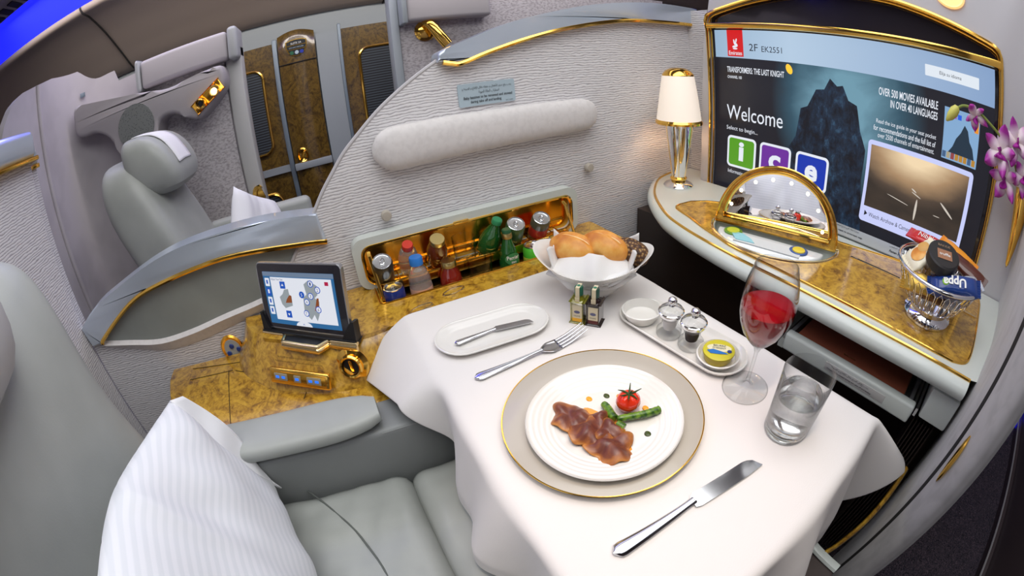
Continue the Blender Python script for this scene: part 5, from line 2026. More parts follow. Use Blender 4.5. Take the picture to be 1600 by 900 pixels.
# platform that carries the front row
bm = box(BM(), (-1.0215, .045, .536), (-.958, .660, .6295))
fin('bottle_step', bm, M_GOLDD, con, smooth=False)
bm = box(BM(), (-1.0235, .046, .66), (-1.0215, .660, .672))
fin('divider_rail', bm, M_GOLD, con)

# ================================================================== OWN SEAT
seat = root('own_seat', (-.3, -.4, 0), 'large grey leather suite seat filling the lower left corner', 'seat')
bm = BM()
back_l = []
for yf, yb, z, xl, e in ((-.47, -.80, .46, -.62, 1), (-.49, -.84, .62, -.62, 1), (-.520, -.87, .816, -.605, 1), (-.53, -.88, .93, -.60, 1), (-.54, -.89, 1.04, -.605, 1), (-.565, -.88, 1.125, -.595, 1), (-.60, -.86, 1.175, -.565, .9), (-.66, -.82, 1.20, -.51, .7), (-.70, -.78, 1.205, -.43, .3)):
    cx = -.28
    hx = cx - xl
    lp = []
    for k in range(48):
        q = 2 * PI * k / 48
        c_, s_ = math.cos(q), math.sin(q)
        lp.append((cx + hx * math.copysign(abs(c_) ** .3, c_), (yf + yb) / 2 + (yf - yb) / 2 * math.copysign(abs(s_) ** .6, s_), z))
    back_l.append(lp)
loft(bm, back_l, True, True)
fin('backrest', bm, M_LEA, seat, mods=[('SUBSURF', dict(levels=1, render_levels=2))])
bm = BM()
lps = []
for yf, yb, z, e in ((-.54, -.62, 1.06, .70), (-.48, -.64, 1.075, .92), (-.460, -.66, 1.12, 1.0), (-.465, -.68, 1.18, .98), (-.49, -.69, 1.235, .88), (-.55, -.68, 1.26, .6)):
    lps.append([(-.155 + .245 * e * math.copysign(abs(math.cos(q)) ** .5, math.cos(q)), (yf + yb) / 2 + (yf - yb) / 2 * math.copysign(abs(math.sin(q)) ** .7, math.sin(q)), z) for q in [2 * PI * k / 40 for k in range(40)]])
loft(bm, lps, True, True)
fin('headrest', bm, P('headrest_leather', (.42, .41, .41), .45), seat, mods=[('SUBSURF', dict(levels=1, render_levels=1))])
bm = BM()


def cush(x0, x1, y0, y1, z, th, re, seed, amp=.003):
    """cushion with rounded edges and soft creases"""
    def f(u, v):
        x, y = x0 + (x1 - x0) * u, y0 + (y1 - y0) * v
        e = min(u * (x1 - x0), (1 - u) * (x1 - x0)) / re
        g = min(v * (y1 - y0), (1 - v) * (y1 - y0)) / re
        h = 0
        for q in (e, g):
            if q < 1:
                h += re * (1 - math.sqrt(max(0, 1 - (1 - q) ** 2)))
        h = min(h, th)
        wv_ = amp * (noise.noise(V((x * 9 + y * 22 + seed, x * 4, 0))) + .6 * noise.noise(V((x * 30, y * 9 + seed, 2))))
        return V((x, y, z - h + wv_))
    surf(bm, f, 60, 60)
    surf(bm, lambda u, v: V((x0 + (x1 - x0) * u, y0 + (y1 - y0) * v, z - th)), 1, 1)


cush(-.597, .05, -.60, -.035, .500, .10, .045, 0, .006)
fin('seat_cushion', bm, M_LEA, seat, angle=180)
bm = BM()
cush(-.597, .05, -.038, .30, .492, .10, .045, 5)
fin('leg_rest', bm, M_LEA, seat, angle=180)
# perforated centre field, bounded by a curved seam
ctrl = cat([(-.600, -.271), (-.565, -.243), (-.531, -.220), (-.48, -.19), (-.432, -.171), (-.345, -.150), (-.2, -.145), (0, -.150)], 5)
bm = tube(BM(), [(x, y, .5005) for x, y in ctrl], .0022, 6)
fin('seam', bm, P('dark_thread', (.12, .13, .12), .8), seat)
bm = box(BM(), (-.597, -.60, .05), (.05, .28, .40), .02)
fin('seat_base', bm, M_LEA, seat)
arm = root('armrest', (-.64, -.2, 0), 'grey leather padded armrest between the seat and the burl shelf', 'armrest')
bm = BM()
pts = []
lps = []
for i in range(21):
    y = -.55 + .51 * i / 20
    e = 1.0
    if i > 15:
        e = math.sqrt(max(0.0, 1 - ((i - 15) / 5.2) ** 2))
    xc, hx, hz = -.640, .056 * (.35 + .65 * e), .022 * (.55 + .45 * e)
    lps.append([(xc + hx * math.copysign(abs(math.cos(q)) ** .5, math.cos(q)), y, .651 + hz * math.copysign(abs(math.sin(q)) ** .75, math.sin(q))) for q in [2 * PI * k / 28 for k in range(28)]])
loft(bm, lps, True, True)
fin('pad', bm, M_LEA, arm)
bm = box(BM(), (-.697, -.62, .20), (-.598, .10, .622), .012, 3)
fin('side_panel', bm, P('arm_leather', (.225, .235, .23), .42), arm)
bm = tube(BM(), [(-.600, y, .617) for y in (-.05, 0, .09)], .0012, 5)
fin('stitching', bm, P('stitch', (.27, .28, .27), .8), arm)

# big pillow leaning in the seat corner
plw = root('pillow', (-.4, -.38, .6), 'large white striped pillow leaning against the seat back', 'pillow')
A_, B_, C_, D_ = (-.600, -.430, .822), (.0, -.37, .965), (.0, -.20, .52), (-.590, -.330, .560)
pillow(A_, B_, C_, D_, .055, 'case', M_PILLOW, plw, nu=70, nv=60, wr=.008, seed=2, knee=(-.300, -.436, .915))
bm = BM()


def flap(u, v):
    a = V(A_).lerp(V(D_), u * 1.06)
    q = V((.66, .30, .42)).normalized()
    dn = V((-.25, .30, -.12)).normalized()
    return a + dn * (v * (.030 + .022 * math.sin(u * 5))) + q * (.008 + .016 * math.sin(u * PI) * (1 - v) + .004 * math.sin(u * 17 + v * 3))


surf(bm, flap, 30, 8)
fin('open_hem', bm, M_COTTON, plw, angle=180, mods=[('SOLIDIFY', dict(thickness=.003))])

# ================================================================== DINING TABLE
X0, X1, Y0, Y1, TT = -.838, .0, .100, .632, .720
tb = root('dining_table', (-.4, .36, 0), 'fold-out dining table under the white cloth', 'table')
bm = box(BM(), (X0 + .004, Y0 + .006, .690), (X1 - .006, Y1 - .006, TT - .003), .004)
fin('table_top', bm, M_TABLE, tb)
bm = box(BM(), (-.82, .30, .05), (-.76, .42, .69), .01)
fin('swing_arm', bm, M_TABLE, tb)


def cloth_pt(a, b1):
    ox = max(0, a - X1)
    oy = (b1 - Y1) if b1 > Y1 else (b1 - Y0 if b1 < Y0 else 0)
    d = math.hypot(ox, oy)
    cx, cy = min(a, X1), max(Y0, min(Y1, b1))
    if d < 1e-6:
        return V((cx, cy, TT + .0015))
    ux, uy = ox / d, oy / d
    R = .016
    if d < R * PI / 2:
        th = d / R
        hz, dz = R * math.sin(th), R * (1 - math.cos(th))
    else:
        hz, dz = R, R + (d - R * PI / 2)
    k = dz
    corner = 4 * (ux * abs(uy)) ** 2
    tpar = cx if abs(uy) > ux else cy
    wob = .010 * math.sin(tpar * 17 + 1.0) + .006 * math.sin(tpar * 37)
    flare = .48 * corner * k + (.02 + wob * 2.2) * min(1, k * 6) * (1 - corner)
    if uy < -.5:
        s_arm = max(0, min(1, (-.545 - a) / .07))
        s_arm = s_arm * s_arm * (3 - 2 * s_arm)
        flare += .10 * k
        if s_arm > 0:
            oyy = R * .6 + d * .93
            return V((cx, cy - ((hz + flare) * (1 - s_arm) + oyy * s_arm), TT + .0015 - (dz * (1 - s_arm) + (.42 * d + 2.2 * d * d) * s_arm)))
    if ux > .5:
        flare += .16 * k
    zz = TT + .0015 - dz * (.985 - .42 * corner)
    return V((cx + ux * (hz + flare), cy + uy * (hz + flare), zz))


def near_drop(a):
    s = max(0, min(1, (-.46 - a) / .16))
    s = s * s * (3 - 2 * s)
    q = max(0, min(1, (-.62 - a) / .2))
    return .215 * (1 - s) + (.095 + .065 * q) * s


bm = BM()
NU, NV = 130, 120


def fcloth(u, v):
    a = X0 + (X1 + .245 - X0) * u
    ln = near_drop(a)
    lo_b, hi_b = Y0 - ln, Y1 + .20
    b1 = lo_b + (hi_b - lo_b) * v
    return cloth_pt(a, b1)


surf(bm, fcloth, NU, NV)
cl_ = fin('tablecloth', bm, M_LINEN, None, (-.4, .36, TT), angle=180, mods=[('SOLIDIFY', dict(thickness=.0016, offset=1)), ('SUBSURF', dict(levels=0, render_levels=1))])
tag(cl_, 'white linen tablecloth draped over the fold-out table', 'tablecloth')
TC = TT + .0035   # top of cloth

# ---- main plates
ch = root('charger_plate', (-.350, .284, TC), 'large grey charger plate with a gold rim under the dinner plate', 'plate')
CC = (-.350, .284, TC)
bm = lathe(BM(), [(0, .001), (.095, .001), (.105, .003), (.158, .012), (.160, .014), (.157, .0155), (.105, .0075), (.09, .006), (0, .006)], CC, 96)
fin('body', bm, M_CHARG, ch)
bm = tube(BM(), [(CC[0] + .1595 * math.cos(2 * PI * k / 96), CC[1] + .1595 * math.sin(2 * PI * k / 96), CC[2] + .0145) for k in range(96)], .0014, 6, True)
fin('gold_rim', bm, M_GOLD, ch)
PC = (-.334, .274, TC + .006)
dp = root('dinner_plate', PC, 'round white dinner plate with rippled rim holding the starter', 'plate')
prof = [(0, .001), (.07, .001), (.078, .003), (.118, .018), (.1215, .0205), (.120, .0225)]
for k in range(40, 0, -1):
    r_k = .076 + (.118 - .076) * k / 40
    prof.append((r_k, .0085 + .0125 * (k / 40) + .00035 * math.sin((r_k - .076) / .042 * 2 * PI * 5)))
prof += [(.070, .0075), (.066, .0068), (0, .0068)]
bm = lathe(BM(), prof, PC, 96)
fin('body', bm, M_WHITE, dp)
FZ_ = PC[2] + .0075   # food level


def meat(c, lx, ly, rot, seed, label):
    bm = BM()

    def f(u, v):
        a = 2 * PI * u
        edge = 1 + .13 * math.sin(3 * a + seed) + .09 * math.sin(5 * a + seed * 2.1) + .03 * math.sin(11 * a + seed)
        rr = v * edge
        x, y = rr * lx / 2 * math.cos(a), rr * ly / 2 * math.sin(a)
        fold = abs(math.sin((x * .9 + y * .8) * 75 + seed)) ** 1.6
        h = .008 * (1 - v ** 3) + .0085 * fold * (1 - .55 * v) + .003 * noise.noise(V((x * 45, y * 45, seed))) + .004 * v * v * math.sin(3 * a + seed)
        xr, yr = x * math.cos(rot) - y * math.sin(rot), x * math.sin(rot) + y * math.cos(rot)
        return V((c[0] + xr, c[1] + yr, max(c[2] + .0008, c[2] + .001 + h)))
    surf(bm, f, 72, 20, True)
    bmesh.ops.remove_doubles(bm, verts=bm.verts, dist=.00005)
    o = fin('cured_meat_slice', bm, M_MEAT, None, c, angle=180, mods=[('SOLIDIFY', dict(thickness=.0018))])
    tag(o, label, 'meat', 'slices of cured meat on the dinner plate')


meat((-.368, .236, FZ_), .072, .058, .5, .3, 'folded slice of dark cured meat at the upper left of the portion')
meat((-.340, .262, FZ_ + .002), .040, .040, .5, 4.0, 'small orange-edged meat fold between the larger slices')
meat((-.322, .240, FZ_ + .004), .070, .056, .3, 2.2, 'middle slice of dark cured meat with a pale streak')
meat((-.284, .249, FZ_ + .001), .068, .062, .9, 5.1, 'folded slice of cured meat nearest the front of the plate')
meat((-.310, .262, FZ_ + .006), .045, .038, 1.2, 3.4, 'narrow upper fold of cured meat against the asparagus')


def spear(pts, r, label, tip=True):
    pts = cat(pts, 8)
    n = len(pts)
    rs = []
    for i in range(n):
        t = i / (n - 1)
        rs.append(r * (.86 + .14 * math.sin(t * 31) ** 2 + .18 * t) * (1 if t > .06 else .6 + 6 * t) * (1 if t < .97 else .8))
    o = fin('asparagus_spear', tube(BM(), pts, rs, 12), M_ASP, None, pts[0], angle=180)
    tag(o, label, 'asparagus', 'asparagus on the dinner plate')


spear([(-.322, .287, FZ_ + .009), (-.310, .312, FZ_ + .010), (-.302, .330, FZ_ + .010), (-.296, .352, FZ_ + .009)], .0062, 'long green asparagus spear pointing right towards the rim')
spear([(-.364, .291, FZ_ + .007), (-.350, .290, FZ_ + .008), (-.336, .286, FZ_ + .009), (-.325, .284, FZ_ + .010)], .0062, 'short green asparagus spear crossing towards the back of the plate')
spear([(-.312, .279, FZ_ + .013), (-.306, .281, FZ_ + .013), (-.299, .283, FZ_ + .012)], .0060, 'small asparagus tip lying against the meat')
tm = root('cherry_tomato', (-.333, .318, FZ_), 'glossy roasted cherry tomato with its green top', 'tomato')
tcn = V((-.335, .318, FZ_ + .0185))
bm = BM()
lathe(bm, [(0, -.0175), (.009, -.0165), (.0165, -.009), (.0195, 0), (.0178, .009), (.011, .0155), (.004, .0165), (0, .0155)], tcn, 32)
for v in bm.verts:
    v.co += (v.co - tcn).normalized() * .0008 * noise.noise(v.co * 120)
fin('fruit', bm, M_TOM, tm)
bm = BM()
for k in range(6):
    a = k * PI / 3 + .3
    L_ = .016 + .005 * (k % 2)
    tube(bm, [tcn + V((0, 0, .0160)), tcn + V((math.cos(a) * L_ * .5, math.sin(a) * L_ * .5, .0175)), tcn + V((math.cos(a) * L_, math.sin(a) * L_, .014 + .006 * (k % 3)))], [.002, .0016, .0006], 6)
tube(bm, [tcn + V((0, 0, .016)), tcn + V((.002, .004, .024))], [.0016, .001], 6)
fin('calyx', bm, M_CALYX, tm)
for k, (x, y, mm_, lb) in enumerate(((-.391, .283, M_ORANGE, 'orange sauce dot behind the meat'), (-.380, .310, M_PESTO, 'dark green sauce dot left of the tomato'), (-.366, .326, M_ORANGE, 'orange sauce dot hiding behind the tomato'),
                                     (-.274, .310, M_PESTO, 'dark green sauce dot in front of the long asparagus spear'), (-.318, .342, M_ORANGE, 'orange sauce dot under the tip of the long asparagus spear'))):
    bm = lathe(BM(), [(0, .0016), (.003, .0014), (.0056, .0006), (.0062, -.0012)], (x, y, FZ_ - .0002 + (.0012 if (V((x, y, 0)) - V((PC[0], PC[1], 0))).length > .066 else 0)), 20, None, .8)
    tag(fin('sauce_dot', bm, mm_, None, (x, y, FZ_)), lb, 'sauce', 'sauce dots on the dinner plate')
bm = BM()
bm.faces.new([bm.verts.new((-.318 + a, .255 + b1, FZ_ - .0001)) for a, b1 in [(.058 * math.cos(t) * (1 + .12 * math.sin(3 * t)), .034 * math.sin(t) * (1 + .1 * math.cos(4 * t))) for t in [2 * PI * k / 40 for k in range(40)]]])
for v in bm.verts:
    pass
o = fin('juice_pool', bm, P('pan_juice', (.75, .30, .04), .15), None, (-.318, .255, FZ_), smooth=False)
tag(o, 'thin orange pool of juice around the cured meat', 'sauce')

# ---- oval side plate with butter knife
ang = math.atan2(.16, -.015)
sp_c = V((-.668, .236, TC))
su, sv = V((.06, 1, 0)).normalized(), V((1, -.06, 0)).normalized()


def stad(L_, R_, n=16):
    out = []
    for i in range(n + 1):
        a = -PI / 2 + PI * i / n
        out.append((L_ / 2 - R_ + R_ * math.cos(a), R_ * math.sin(a)))
    for i in range(n + 1):
        a = PI / 2 + PI * i / n
        out.append((-L_ / 2 + R_ + R_ * math.cos(a), R_ * math.sin(a)))
    return out


def stadplate(c, u, v, L_, R_, secs):
    bm = BM()
    loops = []
    for ins_, z in secs:
        loops.append([V(c) + u * a + v * b1 + Z * z for a, b1 in stad(L_ - 2 * ins_, R_ - ins_)])
    loft(bm, loops, True, True)
    return bm


spl = root('side_plate', sp_c, 'white oval side plate with a butter knife on it', 'plate')
bm = stadplate(sp_c, su, sv, .245, .0615, [(.022, .001), (.012, .004), (0, .011), (.0005, .013), (.003, .0135), (.008, .0105), (.011, .0105), (.014, .009), (.018, .009), (.024, .0065), (.030, .006)])
fin('body', bm, M_WHITE, spl)


def handle(bm, p_0, p_1, w0, w1, t0, z, bump=True, n=20):
    """cutlery handle from butt p_0 to neck p_1"""
    a, b1 = V((*p_0, 0)), V((*p_1, 0))
    d = (b1 - a)
    L_ = d.length
    d.normalize()
    s = V((-d.y, d.x, 0))
    loops = []
    for i in range(n + 1):
        t = i / n
        e = 1 if t > .10 else math.sqrt(max(.02, 1 - ((.10 - t) / .10) ** 2))
        wd_ = (w0 + (w1 - w0) * min(1, t * 1.15) ** .7) / 2 * e
        th = t0 * (.75 + .25 * math.cos(t * 2)) * (.5 + .5 * e)
        c = a + d * (t * L_) + Z * z(t)
        loops.append([c + s * (wd_ * math.cos(q)) + Z * (th / 2 * (math.sin(q) + (.10 * math.cos(6 * q) if bump and math.sin(q) > 0 else 0))) for q in [2 * PI * k / 24 for k in range(24)]])
    loft(bm, loops, True, True)


def blade(bm, p_0, p_1, w, z, round_tip=True, side=1):
    a, b1 = V((*p_0, 0)), V((*p_1, 0))
    d = (b1 - a)
    L_ = d.length
    d.normalize()
    s = V((-d.y, d.x, 0)) * side
    top_, bot = [], []
    n = 16
    for i in range(n + 1):
        t = i / n
        hi_ = w * .48
        lo_2 = -w * .52
        if t < .06:
            lo_2 *= .55 + t * 7.5
            hi_ *= .8 + t * 3
        if t > .78:
            q = (t - .78) / .22
            lo_2 = lo_2 * math.sqrt(max(0.0, 1 - q * q)) + hi_ * .9 * (1 - math.sqrt(max(0.0, 1 - q * q)))
            hi_ *= 1 - .12 * q
        top_.append((t * L_, hi_))
        bot.append((t * L_, lo_2))
    o_ = top_ + list(reversed(bot))
    vs0 = [bm.verts.new(a + d * p + s * q + Z * (z + .0012)) for p, q in o_]
    vs1 = [bm.verts.new(a + d * p + s * q + Z * z) for p, q in o_]
    bm.faces.new(vs0)
    bm.faces.new(vs1)
    for i in range(len(o_)):
        j = (i + 1) % len(o_)
        bm.faces.new((vs0[i], vs0[j], vs1[j], vs1[i]))


bkn = root('butter_knife', (-.655, .156, TC + .01), 'small steel butter knife lying on the oval side plate', 'knife')
bm = BM()
zb = TC + .0105
handle(bm, (-.657, .150), (-.661, .240), .018, .007, .007, lambda t: zb + .002)
fin('handle', bm, M_STEEL, bkn, angle=60)
bm = BM()
blade(bm, (-.661, .238), (-.645, .318), .016, zb + .0015, side=-1)
fin('blade', bm, M_STEEL, bkn, angle=30)

fk = root('fork', (-.552, .2, TC), 'polished steel dinner fork left of the charger plate', 'fork')
bm = BM()
handle(bm, (-.551, .148), (-.554, .288), .026, .008, .008, lambda t: TC + .004 + .004 * t * t)
fin('handle', bm, M_STEEL, fk, angle=60)
bm = BM()
hz = lambda t: TC + .0085 - .006 * math.sin(t * PI * .8) + .006 * max(0, t - .6)


def fhead(u, v):
    w_ = .004 + .0125 * min(1, (u * 2.2)) ** .8
    return V((-.554 - .004 * u + (v * 2 - 1) * w_, .286 + .042 * u, hz(u * .5) - .002 * (1 - (v * 2 - 1) ** 2)))


surf(bm, fhead, 10, 10)
for k in range(4):
    x0_ = -.558 + (k - 1.5) * .0086
    x1_ = -.563 + (k - 1.5) * .0084
    tube(bm, [(x0_, .327, hz(.5) - .0005), (x0_ - .002, .350, hz(.72) + .001), (x1_, .375, hz(.9) + .004), (x1_ - .001, .392, hz(1) + .008)], [.0030, .0028, .0023, .0011], 8, flat=(1, .6))
fin('tines', bm, M_STEEL, fk, angle=60, mods=[('SOLIDIFY', dict(thickness=.0012))])

kn = root('dinner_knife', (-.14, .25, TC), 'polished steel dinner knife right of the charger plate', 'knife')
bm = BM()
handle(bm, (-.142, .155), (-.141, .288), .028, .012, .010, lambda t: TC + .0045)
fin('handle', bm, M_STEEL, kn, angle=60)
bm = BM()
blade(bm, (-.140, .284), (-.122, .408), .026, TC + .003, side=-1)
fin('blade', bm, M_STEEL, kn, angle=30)

# ---- bread bowl
bb = V((-.672, .492, TC))
bw = root('bread_bowl', bb, 'white oval porcelain bowl with flared wing ends holding bread', 'bowl')
BL = V((.69, .72, 0)).normalized()   # long direction
BS = V((.72, -.69, 0)).normalized()
bm = BM()
secs = [(.032, .024, 0, 0), (.040, .030, .003, 0), (.062, .046, .025, 0), (.088, .066, .052, .004), (.112, .084, .078, .014), (.132, .094, .094, .024), (.134, .095, .096, .025), (.128, .090, .094, .024), (.108, .080, .076, .014), (.084, .062, .050, .004), (.058, .042, .026, 0), (.03, .02, .014, 0)]
loops = []
for a, b1, z, wing_ in secs:
    lp = []
    for k in range(64):
        q = 2 * PI * k / 64
        c_, s_ = math.cos(q), math.sin(q)
        lp.append(bb + BL * (a * c_) + BS * (b1 * s_) + Z * (z + wing_ * c_ * c_ - wing_ * .35 * s_ * s_))
    loops.append(lp)
loft(bm, loops, True, True)
fin('body', bm, M_WHITE, bw)
npk = root('bread_napkin', bb + Z * .08, 'white cloth napkin folded inside the bread bowl', 'napkin')
bm = BM()


def nap(u, v):
    # front fold: a soft lobe rising over the near rim
    q = (u * 2 - 1)
    w_ = 1 - abs(q) ** 2.2
    p = bb + BL * (q * (.100 - .012 * v)) + BS * (.036 + .040 * w_ - .050 * v * v + .004 * math.sin(q * 11))
    return p + Z * (.052 + (v ** .75) * (.012 + .050 * w_) + .003 * math.sin(q * 8 + 1) + .018 * q * q)


surf(bm, nap, 40, 20)


def nap2(u, v):
    q = u * 2 - 1
    p = bb + BL * (.100 * q) - BS * (.035 + .02 * (1 - q * q))
    return p + Z * (.05 + v * (.050 + .035 * abs(q) ** 3)) - BS * (.02 * v) + BS * (.004 * math.sin(q * 14))


surf(bm, nap2, 30, 12)
for s in (-1, 1):
    def nap3(u, v, s=s):
        p = bb + BL * s * (.078 + .020 * v) + BS * ((u * 2 - 1) * .040 * (1 - v * .3))
        return p + Z * (.055 + .066 * v + .004 * math.sin(u * 9)) - BL * s * (.008 * math.sin(u * PI))
    surf(bm, nap3, 16, 12)
fin('cloth', bm, P('napkin_white', (.76, .74, .72), .85), npk, angle=180, mods=[('SOLIDIFY', dict(thickness=.003))])
for k in range(3):
    def roll(u, v, k=k):
        q = u * 2 - 1
        a = v * 2 * PI * .8
        rr = .012 + .003 * math.sin(u * 6)
        c0 = bb + BL * (.030 + .05 * u + .012 * k) + BS * (.070 - .018 * u - .004 * k) + Z * (.070 + .022 * u - .004 * k)
        return c0 + BS * (rr * math.cos(a)) + Z * (rr * math.sin(a) * .6)
    bm = BM()
    surf(bm, roll, 12, 12)
    if k < 2:
        fin('fold', bm, P('napkin_fold%d' % k, (.80, .79, .77), .85), npk, angle=180)
    else:
        bm.free()


def loaf(c, lx, ly, lz, rot, mat, label, split=True):
    o = root('bread_roll', c, label, 'bread', 'bread rolls in the bowl')
    bm = BM()
    cr_, sr_ = math.cos(rot), math.sin(rot)

    def f(u, v):
        a, p = 2 * PI * u, PI * v
        x, y, z = math.cos(a) * math.sin(p), math.sin(a) * math.sin(p), math.cos(p)
        k = 1 + .03 * noise.noise(V((x * 2, y * 2, z * 2 + c[0] * 40)))
        if split and z > 0:
            k -= .15 * math.exp(-(y / .16) ** 2) * (z ** 1.5)
            k += .04 * math.exp(-((abs(y) - .32) / .14) ** 2) * z
        x, y, z = x * lx / 2 * k, y * ly / 2 * k, z * lz / 2 * k
        return V((c[0] + x * cr_ - y * sr_, c[1] + x * sr_ + y * cr_, c[2] + z))
    surf(bm, f, 44, 28)
    bmesh.ops.remove_doubles(bm, verts=bm.verts, dist=.0001)
    fin('crust', bm, mat, o, angle=180)
    if split:
        bm = BM()

        def g(u, v):
            q = u * 2 - 1
            x = q * lx * .38
            y = (v * 2 - 1) * .007 * (1 - q * q)
            z = lz / 2 * math.sqrt(max(0, 1 - (q * .76) ** 2)) * .865
            return V((c[0] + x * cr_ - y * sr_, c[1] + x * sr_ + y * cr_, c[2] + z))
        surf(bm, g, 16, 6)
        fin('split', bm, P('pale_crumb%.2f' % c[0], (.86, .60, .30), .6), o, angle=180, mods=[('SOLIDIFY', dict(thickness=.004))])
    return o


loaf((-.716, .468, TC + .106), .122, .074, .072, .35, M_BREAD, 'golden bread roll at the left of the bowl')
loaf((-.670, .520, TC + .110), .122, .072, .076, .30, M_BREAD, 'golden split bread roll in the middle of the bowl')
loaf((-.634, .566, TC + .098), .100, .058, .066, .3, M_SEED, 'dark seeded bread roll at the right of the bowl', False)

# ---- oil and vinegar


def sqbottle(c, glass, cap_, band_, label, sub):
    o = root('oil_bottle', c, label, 'bottle', 'oil and vinegar bottles on the table')
    ru = V((.80, .60, 0)).normalized()
    rv = V((.60, -.80, 0)).normalized()   # label side, faces the seat
    c = V(c)
    bm = BM()
    obox(bm, c + Z * .026, .027, .027, .052, ru, rv, Z, .004, 3)
    loops = []
    for h, r in ((.050, .0125), (.056, .010), (.060, .0075), (.066, .0072)):
        loops.append([c + ru * (r * math.cos(q)) + rv * (r * math.sin(q)) + Z * h for q in [2 * PI * k / 20 for k in range(20)]])
    loft(bm, loops, True, True)
    fin('glass_body', bm, glass, o)
    bm = lathe(BM(), [(.0078, .062), (.009, .063), (.009, .080), (.0075, .082), (0, .082)], c, 24)
    fin('cap', bm, cap_, o)
    M_CREAM = P('cream_label' + sub, (.72, .62, .42), .5)
    bm = BM()
    obox(bm, c + rv * .0138 + Z * .024, .021, .040, .0008, ru, Z, rv)
    obox(bm, c + rv * .0125 + Z * .052, .010, .020, .0008, ru, Z, rv)
    obox(bm, c + rv * .0098 + Z * .071, .0085, .022, .0008, ru, Z, rv)
    obox(bm, c + Z * .0828, .0085, .020, .0008, ru, rv, Z)
    lb_ = fin('label', bm, M_CREAM, o, smooth=False)
    bm = obox(BM(), c + rv * .0144 + Z * .0085, .021, .008, .0006, ru, Z, rv)
    fin('label_band', bm, band_, o, smooth=False)
    bm = BM()
    bm.faces.new([bm.verts.new(c + rv * .0146 + Z * (.028 + .0035 * math.sin(q)) + ru * (.0065 * math.cos(q))) for q in [2 * PI * k / 16 for k in range(16)]])
    fin('crest', bm, P('crest_blue' + sub, (.12, .12, .22), .5), lb_, smooth=False)
    text('OLIVE' if 'olive' in label else 'MODENA', c + rv * .0142 + Z * .0185, ru, Z, .014, .003, M_INK, lb_, off=.0005)
    bm = lathe(BM(), [(0, .0008), (.0035, .0006), (.0038, 0)], c + Z * .0835, 16)
    fin('seal', bm, P('seal_green' + sub, (.03, .20, .12), .4), o)


sqbottle((-.606, .408, TC), P('olive_oil', (.36, .34, .02), .05, coat=1, trans=.5), P('green_cap2', (.02, .12, .07), .4), P('orange_band', (.85, .42, .02), .5), 'small square bottle of olive oil with orange label band, left of the pair', 'a')
sqbottle((-.579, .429, TC), P('balsamic', (.022, .012, .012), .05, coat=1), P('black_cap2', (.02, .07, .05), .4), P('maroon_band', (.10, .012, .012), .5), 'small square bottle of dark vinegar, right of the pair', 'b')

# ---- condiment tray
tru = V((.955, -.0, 0))
ta, tb_ = V((-.548, .525, 0)), V((-.300, .545, 0))
tu_ = (tb_ - ta).normalized()
tv_ = V((-tu_.y, tu_.x, 0))
tcx = V((-.4265, .532, TC))
ctr = root('condiment_tray', tcx, 'long white oval tray with condiments near the far table edge', 'tray')
bm = stadplate(tcx, tu_, tv_, .312, .056, [(.014, .001), (.006, .004), (0, .012), (.0005, .014), (.003, .0145), (.008, .009), (.012, .0065), (.02, .006)])
fin('body', bm, M_WHITE, ctr)


def dish(c, r, h, label):
    o = root('small_dish', c, label, 'dish', 'small round dishes on the condiment tray')
    bm = lathe(BM(), [(0, .0), (r * .72, 0), (r * .80, .004), (r, h), (r - .0025, h + .001), (r * .80, .007), (r * .70, .0055), (0, .0055)], c, 56)
    fin('body', bm, M_WHITE, o)


dish((-.522, .508, TC + .007), .042, .024, 'empty round white dish at the left end of the condiment tray')
dish((-.326, .530, TC + .007), .043, .016, 'round white dish under the butter at the right end of the tray')


def mill(c, fillm, label, fh):
    o = root('spice_mill', c, label, 'mill', 'glass mills on the condiment tray')
    c = V(c)
    bm = lathe(BM(), [(0, .0), (.024, .0), (.026, .004), (.026, .013), (.022, .018), (.017, .024), (.0165, .038), (.022, .044), (.0255, .050), (.026, .056), (.022, .062), (.014, .067), (.010, .069), (0, .069)], c, 40)
    fin('glass_body', bm, M_TGLASS, o)
    bm = lathe(BM(), [(0, .016), (.012, .016), (.0145, .026), (.014, .016 + fh), (0, .016 + fh)], c, 28)
    fin('spice', bm, fillm, o)
    bm = lathe(BM(), [(.0262, .050), (.027, .052), (.0265, .056), (.024, .057)], c, 36)
    fin('collar', bm, M_CHR, o)
    bm = lathe(BM(), [(0, .067), (.006, .067), (.005, .070), (.0085, .0735), (.0095, .0775), (.0082, .082), (.004, .0855), (0, .0862)], c, 24)
    fin('knob', bm, M_CHR, o)


mill((-.447, .516, TC + .006), P('salt', (.75, .72, .70), .7), 'clear glass salt mill with a steel knob', .024)
mill((-.392, .523, TC + .006), P('pepper', (.03, .02, .017), .7), 'clear glass pepper mill filled with dark peppercorns', .018)
bt_ = root('butter_tin', (-.326, .530, TC + .013), 'round yellow butter portion tin with blue and gold lid', 'tin')
bc = V((-.326, .529, TC + .013))
bm = lathe(BM(), [(0, 0), (.026, 0), (.030, .014), (.0315, .016), (.0305, .018)], bc, 48)
fin('tub', bm, P('tub_gold', (.50, .40, .05), .35, .4), bt_)
m, nt, b = nmat('butter_lid')
bm = lathe(BM(), [(.0305, .0175), (.031, .0185), (.029, .0195), (0, .0198)], bc, 48)
ld2 = fin('lid', bm, P('lid_yellow', (.62, .55, .03), .35), bt_)
LU = V((.80, .60, 0)).normalized()
LVv = V((-.60, .80, 0)).normalized()
bm = BM()
bm.faces.new([bm.verts.new(bc + LU * (.024 * math.cos(q)) + LVv * (.011 * math.sin(q) + .004) + Z * .0202) for q in [2 * PI * k / 30 for k in range(30)]])
fin('cream_panel', bm, P('lid_cream', (.78, .74, .50), .4), ld2, smooth=False)
bm = BM()
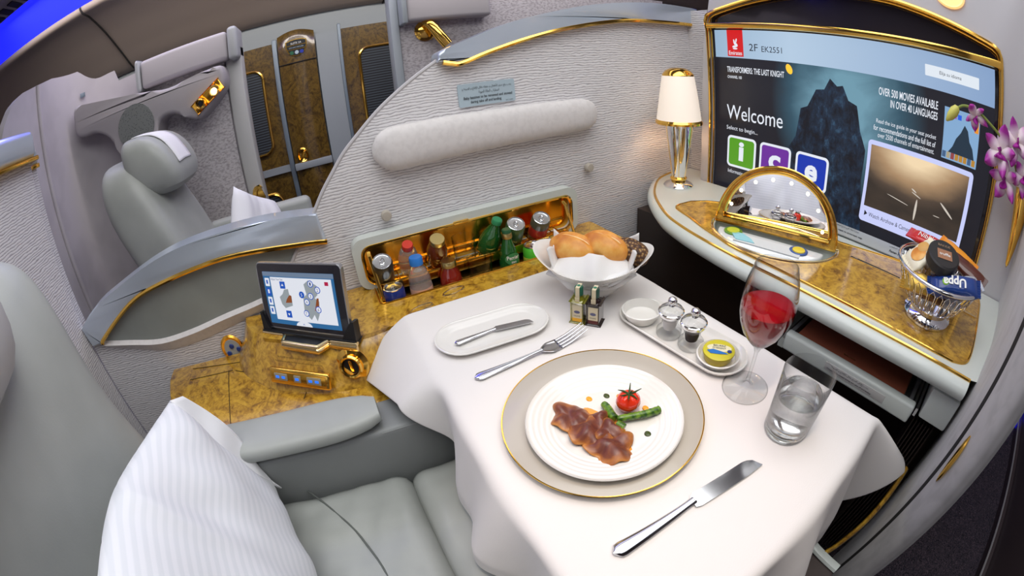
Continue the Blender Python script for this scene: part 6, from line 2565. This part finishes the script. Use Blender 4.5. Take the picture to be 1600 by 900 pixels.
bm.faces.new([bm.verts.new(bc + LU * a + LVv * b1 + Z * .0205) for a, b1 in ((-.024, -.006), (-.012, -.001), (0, -.004), (.014, -.009), (.018, -.012), (.0, -.014), (-.016, -.014))])
fin('blue_panel', bm, P('lid_blue', (.02, .16, .50), .4), ld2, smooth=False)
text('BEURRE', bc + LVv * .010 + Z * .0203, LU, LVv, .024, .005, M_INK, ld2, off=.0006)
text("D'ISIGNY", bc + LVv * .003 + Z * .0203, LU, LVv, .026, .005, M_INK, ld2, off=.0006)
bm = BM()
bm.faces.new([bm.verts.new(bc + LU * (.020 + .0045 * math.cos(q)) + LVv * (-.004 + .0045 * math.sin(q)) + Z * .0208) for q in [2 * PI * k / 20 for k in range(20)]])
fin('blue_seal', bm, P('seal_navy', (.02, .04, .2), .4), ld2, smooth=False)

# ---- wine glass
wc = V((-.244, .520, TC))
wg = root('wine_glass', wc, 'stemmed wine glass half full of red wine', 'glass')
bowl_o = [(.0035, .086), (.008, .092), (.020, .104), (.034, .122), (.043, .142), (.0475, .160), (.0485, .176), (.047, .194), (.043, .214), (.038, .232), (.0355, .240)]
bowl_i = [(r - .0009, z + (.0015 if i < 2 else 0)) for i, (r, z) in enumerate(bowl_o)]
bm = lathe(BM(), [(0, 0), (.043, 0), (.0445, .0008), (.040, .0018), (.018, .0035), (.007, .008), (.0042, .014), (.0034, .030), (.0032, .060), (.0035, .080)] + bowl_o[1:] + [(.0350, .2405)] + list(reversed(bowl_i[1:])) + [(0, .0925)], wc, 64)
fin('glass', bm, M_TGLASS, wg, angle=180)
wz = .170
wi = [(0, .0932)] + [(max(.001, r - .0005), z + .0002) for r, z in bowl_i[1:] if z < wz] + [(.0469, wz), (.0, wz)]
bm = lathe(BM(), wi, wc, 64)
fin('wine', bm, M_WINE, wg, angle=50)

# ---- water glass
wt = V((-.129, .497, TC))
wgl = root('water_glass', wt, 'straight tumbler half full of water in front of the drawer', 'glass')
bm = lathe(BM(), [(0, 0), (.038, 0), (.0405, .002), (.0412, .006), (.0455, .120), (.0450, .1208), (.0442, .120), (.0400, .017), (.037, .0145), (0, .0140)], wt, 64)
fin('glass', bm, M_TGLASS, wgl, angle=50)
bm = lathe(BM(), [(0, .0150), (.0368, .0155), (.0396, .0180), (.0424, .078), (.0418, .0775), (.038, .0768), (0, .0768)], wt, 64)
fin('water', bm, M_WATER, wgl, angle=50)
bm = lathe(BM(), [(0, .0012), (.0375, .0012), (.0398, .003), (.0403, .007), (.0396, .0132), (.036, .0140), (0, .0136)], wt, 64)
fin('thick_base', bm, P('base_glass', (.93, .95, .95), .0, trans=1, ior=1.5), wgl, angle=50)
